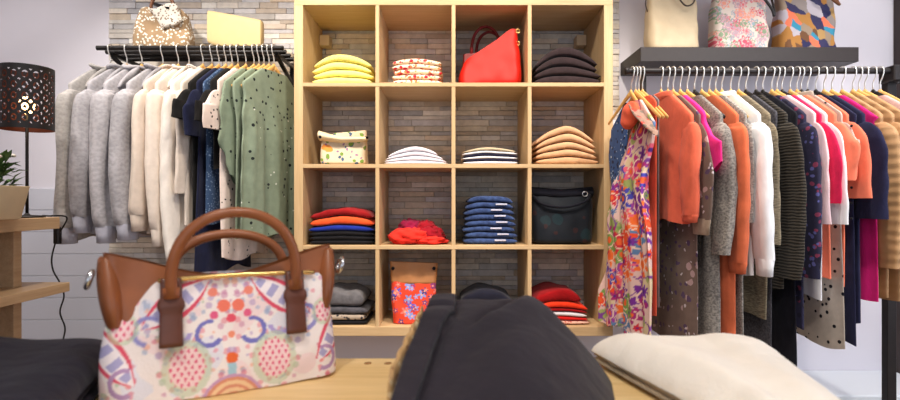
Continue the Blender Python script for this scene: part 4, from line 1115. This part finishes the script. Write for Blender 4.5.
# leather upper with the two wings
mb = MB()
bag_shell(mb, HBW - .026, HBW + .004, .098, .036, lambda u: .212 + .030 * abs(u) ** 3 - .012 * math.cos(u * 4), 24, 96, .45, bulge=.0, seed=53, wob=.004, zb=lambda u: .09, cap=True)
mb.build('leather_top', M_brown, hb, True, 1)
for s in (-1, 1):
    mb = MB(); rg = []
    for i in range(16):
        t = i / 15; z = lerp(.12, .243, t); k = math.sin(PI * (.12 + .76 * t)) ** .5
        rg.append([(s * (HBW / 2 - .022 + .016 * t) + .020 * k * math.cos(a), (.066 - .042 * t) * k * math.sin(a) - .004, z + .003 * math.sin(3 * a)) for a in [2 * PI * q / 24 for q in range(24)]])
    mb.loft(rg, True, True, True); mb.build('wing', M_brown, hb, True, 1)
    MB().tube([(s * (HBW / 2 + .016) + .004 * math.sin(a), -.022 + .013 * math.cos(a), .208 + .013 * math.sin(a)) for a in [2 * PI * i / 16 for i in range(17)]], .0045, 10).build('ring', M_steel, hb)
# zip trim along the front mouth
ft = []
for i in range(31):
    u = lerp(-.112, .155, i / 30); un = u / (HBW / 2)
    ft.append((u, -.040 - .004 * math.cos(un * 1.4), .1995 - .055 * sstep(-.58, -.86, un) - .035 * sstep(.86, .99, un) + .004 * math.cos(un * 2)))
MB().tube(ft, .0042, 8).build('zip_trim', M_gold, hb)
for (yy, hh, sx, lean, nm) in ((-.058, .140, .104, -.012, 'f'), (.05, .095, .104, .004, 'b')):
    pts = []
    for i in range(41):
        t = i / 40; a = PI * t
        pts.append((.012 - sx * math.cos(a) * (1 + .10 * math.sin(a)), yy + lean * math.sin(a), .178 + hh * math.sin(a) ** .82))
    ho = MB().tube(pts, lambda t: .0098 - .0006 * math.sin(PI * t), 14).build('handle', M_brown, hb)
    for s in (-1, 1):
        mb = MB(); rg = []
        sgn = -1 if yy < 0 else 1
        for i in range(15):
            t = i / 14; z = lerp(.205, .092, t)
            yb = sgn * (lerp(.0375, .075, 1 - z / .2) * (1 + .04) + .008)
            wv = .0165 + (.004 if .35 < t < .5 else 0) + .002 * t
            rg.append([(.012 + s * sx + wv * spow(math.cos(a), .5), yb + .0065 * spow(math.sin(a), .6) * (1.4 if .35 < t < .5 else 1), z) for a in [2 * PI * q / 20 for q in range(20)]])
        mb.loft(rg, True, True, True); mb.build('handle_tab', M_strap, ho)
        MB().tube([(.012 + s * sx, sgn * .053, .19), (.012 + s * sx, sgn * .053, .172)], .0138, 14, True).build('strap_loop', M_brown, ho)

# ------------------------------------------------------------------ navy blazer on the table
M_blz = fabric((40, 34, 42), .10, 6, .8, .25, None, (1, 1, 1), .2, .1)
M_lin = printed('gold_beige_lining', (202, 162, 112), [((150, 104, 66), 60, .36, 2, .6), ((230, 204, 160), 70, .3, 5, .5)], rough=.5)
def blz_l(Y): return interp([(.60, -.090), (.78, -.076), (.9, -.057), (1.0, -.046), (1.06, -.043)], Y)
def blz_r(Y): return interp([(.60, .215), (.78, .245), (.9, .275), (1.0, .298), (1.06, .29)], Y)
def blz_h(Y): return interp([(.60, .040), (.7, .076), (.8, .110), (.9, .136), (.97, .148), (1.02, .152), (1.05, .132), (1.075, .07), (1.08, .02)], Y)
def seam(Y): return interp([(.62, -.056), (.74, -.036), (.86, -.014), (.94, .010), (1.03, .012)], Y)
def blz_z(x, Y):
    l, r = blz_l(Y), blz_r(Y); s = (x - l) / (r - l)
    k = interp([(0, .0), (.004, .5), (.014, .9), (.035, .99), (.12, 1.0), (.35, .985), (.54, 1.0), (.6, .95), (.69, .82), (.8, .6), (.93, .25), (.98, .08), (1.0, .0)], s)
    f = .004 * nz(x * 16, Y * 10, 2) * k + .003 * math.sin((x * .8 + Y * .5) * 30) * sstep(.3, .8, k) * (1 - sstep(.93, 1.0, Y))
    d = x - seam(Y)
    if d > -.002: f -= .010 * math.exp(-(d / .006) ** 2) * (1 - sstep(.99, 1.03, Y))
    c = x - (.069 + .76 * (Y - .93))           # the turned collar on the right: a step that fades out
    f += .011 * sstep(0, .010, c) * (1 - sstep(.03, .10, c)) * sstep(.86, .92, Y) - .008 * math.exp(-((c + .006) / .010) ** 2) * sstep(.86, .93, Y) * (1 - sstep(.985, 1.02, Y))
    f -= .007 * math.exp(-((x - .02 - .5 * (Y - .8)) / .02) ** 2) * (1 - sstep(.80, .88, Y))
    return TZ + .003 + (blz_h(Y) + f) * k
blz = thing('blazer', 'dark navy folded blazer heaped in the middle of the table', 'jacket', (0, 0, 0))
mb = MB(); rg = []
Ys = [.60 + .48 * i / 48 for i in range(49)]
for Y in Ys:
    l, r = blz_l(Y), blz_r(Y); ring = []
    ss = [i / 64 for i in range(65)]
    ss = [.5 - .5 * math.cos(PI * s) * (1 if True else 0) for s in ss]
    for s in ss:
        x = lerp(l, r, s); ring.append((x, Y, max(TZ + .002, blz_z(x, Y))))
    for i in range(1, 12): ring.append((lerp(r, l, i / 12), Y, TZ + .001))
    rg.append(ring)
mb.loft(rg, True, True, True); mb.build('jacket_body', M_blz, blz)
# lapel and collar lying over the left side
for nm, ya, yb, up0 in (('lapel', .62, .945, .013), ('collar', .952, 1.035, .008)):
    mb = MB(); rg = []; N = 36
    for i in range(N):
        t = i / (N - 1); Y = lerp(ya, yb, t); l, r = blz_l(Y) + .001, seam(Y); ring = []
        endk = min(1, .25 + 6 * min(t, 1 - t))
        for q in range(17):
            s = q / 16; x = lerp(l, r, s)
            ring.append((x, Y + .014 * (s - .5) * (t > .5), blz_z(x, Y) + .002 + up0 * sstep(0, .25, s) * endk))
        for q in range(17):
            s = 1 - q / 16; x = lerp(l, r - .006, s); ring.append((x, Y, blz_z(x, Y) + .001))
        rg.append(ring)
    mb.loft(rg, True, True, True); mb.build(nm, M_blz, blz)
mb = MB(); rg = []
for i in range(30):
    Y = lerp(.74, 1.0, i / 29); l = blz_l(Y); t = i / 29
    hgt = blz_h(Y) * .62; ring = []
    wdt = .016 * math.sin(PI * (.06 + .9 * t)) ** .7
    for q in range(12):
        a = 2 * PI * q / 12
        ring.append((l - .004 + wdt * .5 * math.cos(a) + .002 * math.sin(i * 1.3), Y, TZ + .02 + hgt * .85 + hgt * .5 * math.sin(a)))
    rg.append(ring)
mb.loft(rg, True, True, True); tag(mb.build('lining', M_lin, blz), 'gold beige patterned lining edge')

# ------------------------------------------------------------------ cream jumpers at the right
def soft_stack(items, cx, cy, w, d, rot, seed, group, lump, taper=0):
    base = lambda x, y: 0.0
    for k, it in enumerate(items):
        t = it['t']
        def th(x, y, t=t, k=k, lf=it.get('lump', 0)):
            e = max(0, 1 - (abs(2 * x / w)) ** 5) ** .5 * 1.0
            return t * (.55 + .45 * e) * (1 + .2 * nz(x * 7, y * 7, seed + k * 5)) + lf * lump(x, y)
        def zb(x, y, base=base): return TZ + .0015 + base(x, y)
        def zt(x, y, base=base, th=th): return TZ + .001 + base(x, y) + th(x, y)
        def nb_(x, y, base=base, th=th): return base(x, y) + th(x, y)
        o = slab(it.get('name', 'folded_jumper'), it['m'], cx, cy + it.get('dy', 0), w + it.get('dw', 0), d + it.get('dd', 0), zb, zt, None, seed + k, rot, 56, 64, .3, .55, None, .006, taper)
        tag(o, it['label'], it.get('cat', 'jumper'), group)
        base = nb_
M_cr = fabric((252, 243, 230), .02, 12, .9, .5); M_kn = fabric((214, 192, 160), .08, 40); M_kn2 = fabric((196, 178, 152), .1, 40)
soft_stack([dict(t=.009, m=M_blk, name='folded_trousers', cat='trousers', label='thin black folded trousers beneath the cream jumpers', dw=.012, dd=-.22, dy=.09),
            dict(t=.013, m=M_kn2, label='grey beige folded jumper low in the cream pile', dw=.0, dd=0), dict(t=.013, m=M_kn, label='beige folded jumper just under the big cream jumper', dw=-.004, dd=-.006),
            dict(t=.026, m=M_cr, label='large cream folded jumper on top of the pile at the table corner', dw=.004, dd=.0, lump=.022)],
           .478, .925, .266, .40, 0, 61, 'jumpers on the table', lambda x, y: max(0, .30 + .5 * nz(x * 13 + 2, y * 7, 4) + .7 * math.exp(-((x + .085) / .035) ** 2) - .5 * math.exp(-((x - .012) / .025) ** 2) * sstep(-.05, .12, y) + .25 * math.exp(-((x - .05) / .03) ** 2)) * max(0, 1 - (2 * abs(x) / .266) ** 6) * (1 - .5 * sstep(.12, .2, y)), 1.9)

# navy trousers at the left
M_tr = fabric((34, 31, 44), .12, 8, .85, .3)
soft_stack([dict(t=.021, m=M_tr, name='folded_trousers', cat='trousers', label='navy folded trousers, lowest of the pile left of the handbag', dw=.01),
            dict(t=.021, m=M_tr, name='folded_trousers', cat='trousers', label='navy folded trousers in the middle of the pile left of the handbag', dw=-.004), dict(t=.026, m=M_tr, name='folded_trousers', cat='trousers', label='navy folded trousers on top of the pile left of the handbag', dw=.0, lump=.044)],
           -.775, .80, .40, .48, math.radians(20), 71, 'navy trousers on the table', lambda x, y: max(0, .45 - 2.1 * x + .25 * nz(x * 7, y * 5, 9)))

# ------------------------------------------------------------------ light
def area(name, loc, target, size, power, color, sy=None):
    l = bpy.data.lights.new(name, 'AREA'); l.energy = power; l.color = color; l.size = size
    if sy: l.shape = 'RECTANGLE'; l.size_y = sy
    o = bpy.data.objects.new(name, l); col.objects.link(o); o.location = loc
    o.rotation_euler = (Vector(target) - Vector(loc)).to_track_quat('-Z', 'Y').to_euler(); return o
WARM = (1.0, .89, .75); NEUT = (1.0, .94, .88)
def spot(name, loc, target, power, color, deg=70, blend=.7, rad=.06):
    l = bpy.data.lights.new(name, 'SPOT'); l.energy = power; l.color = color; l.spot_size = math.radians(deg); l.spot_blend = blend; l.shadow_soft_size = rad
    o = bpy.data.objects.new(name, l); col.objects.link(o); o.location = loc
    o.rotation_euler = (Vector(target) - Vector(loc)).to_track_quat('-Z', 'Y').to_euler(); return o
for (x, y, tx, ty, tz, e, c, dg) in ((-2.25, 1.7, -2.15, 2.93, 1.3, 26, NEUT, 76), (2.2, 2.0, 2.1, 2.93, 1.5, 20, NEUT, 76), (-1.55, 1.55, -1.3, 2.5, 1.2, 75, NEUT, 88), (-.85, 1.75, -.8, 2.6, 1.2, 60, WARM, 84), (-.2, 1.6, -.2, 2.6, 1.2, 66, WARM, 84), (.5, 1.6, .45, 2.6, 1.2, 66, WARM, 84),
                                (1.1, 1.35, 1.1, 2.2, 1.1, 80, NEUT, 84), (1.8, 1.45, 1.65, 2.3, 1.1, 75, NEUT, 84), (-.5, .25, -.42, .95, .8, 42, NEUT, 80), (.35, .25, .4, .95, .8, 50, NEUT, 80)):
    spot('ceiling_spot', (x, y, 2.7), (tx, ty, tz), e, c, dg)
area('shop_window_daylight', (.0, -2.9, 1.7), (0, 2.5, 1.2), 4.2, 26, (.86, .92, 1.0), 2.0)

area('added_side_fill', (2.5, .75, 1.35), (1.6, 2.7, .7), 1.1, 26, (.80, .89, 1.0), 1.6)  # added cool fill for the right rack and plinth; that wall has no window

w = bpy.data.worlds.new('World'); sc.world = w; w.use_nodes = True
w.node_tree.nodes['Background'].inputs[0].default_value = (.78, .85, 1.0, 1); w.node_tree.nodes['Background'].inputs[1].default_value = .22

# ------------------------------------------------------------------ camera
cam = bpy.data.cameras.new('camera'); co = bpy.data.objects.new('camera', cam); col.objects.link(co)
co.location = (0, 0, CZ); co.rotation_euler = (PI / 2, 0, 0)
cam.sensor_width = 36; cam.lens = F / 900 * 36; cam.clip_start = .02
cam.dof.use_dof = True; cam.dof.focus_distance = 2.35; cam.dof.aperture_fstop = 3.2
sc.camera = co
vs = sc.view_settings; vs.view_transform = 'Standard'; vs.look = 'None'; vs.gamma = 1; vs.exposure = 0.34; vs.use_curve_mapping = False
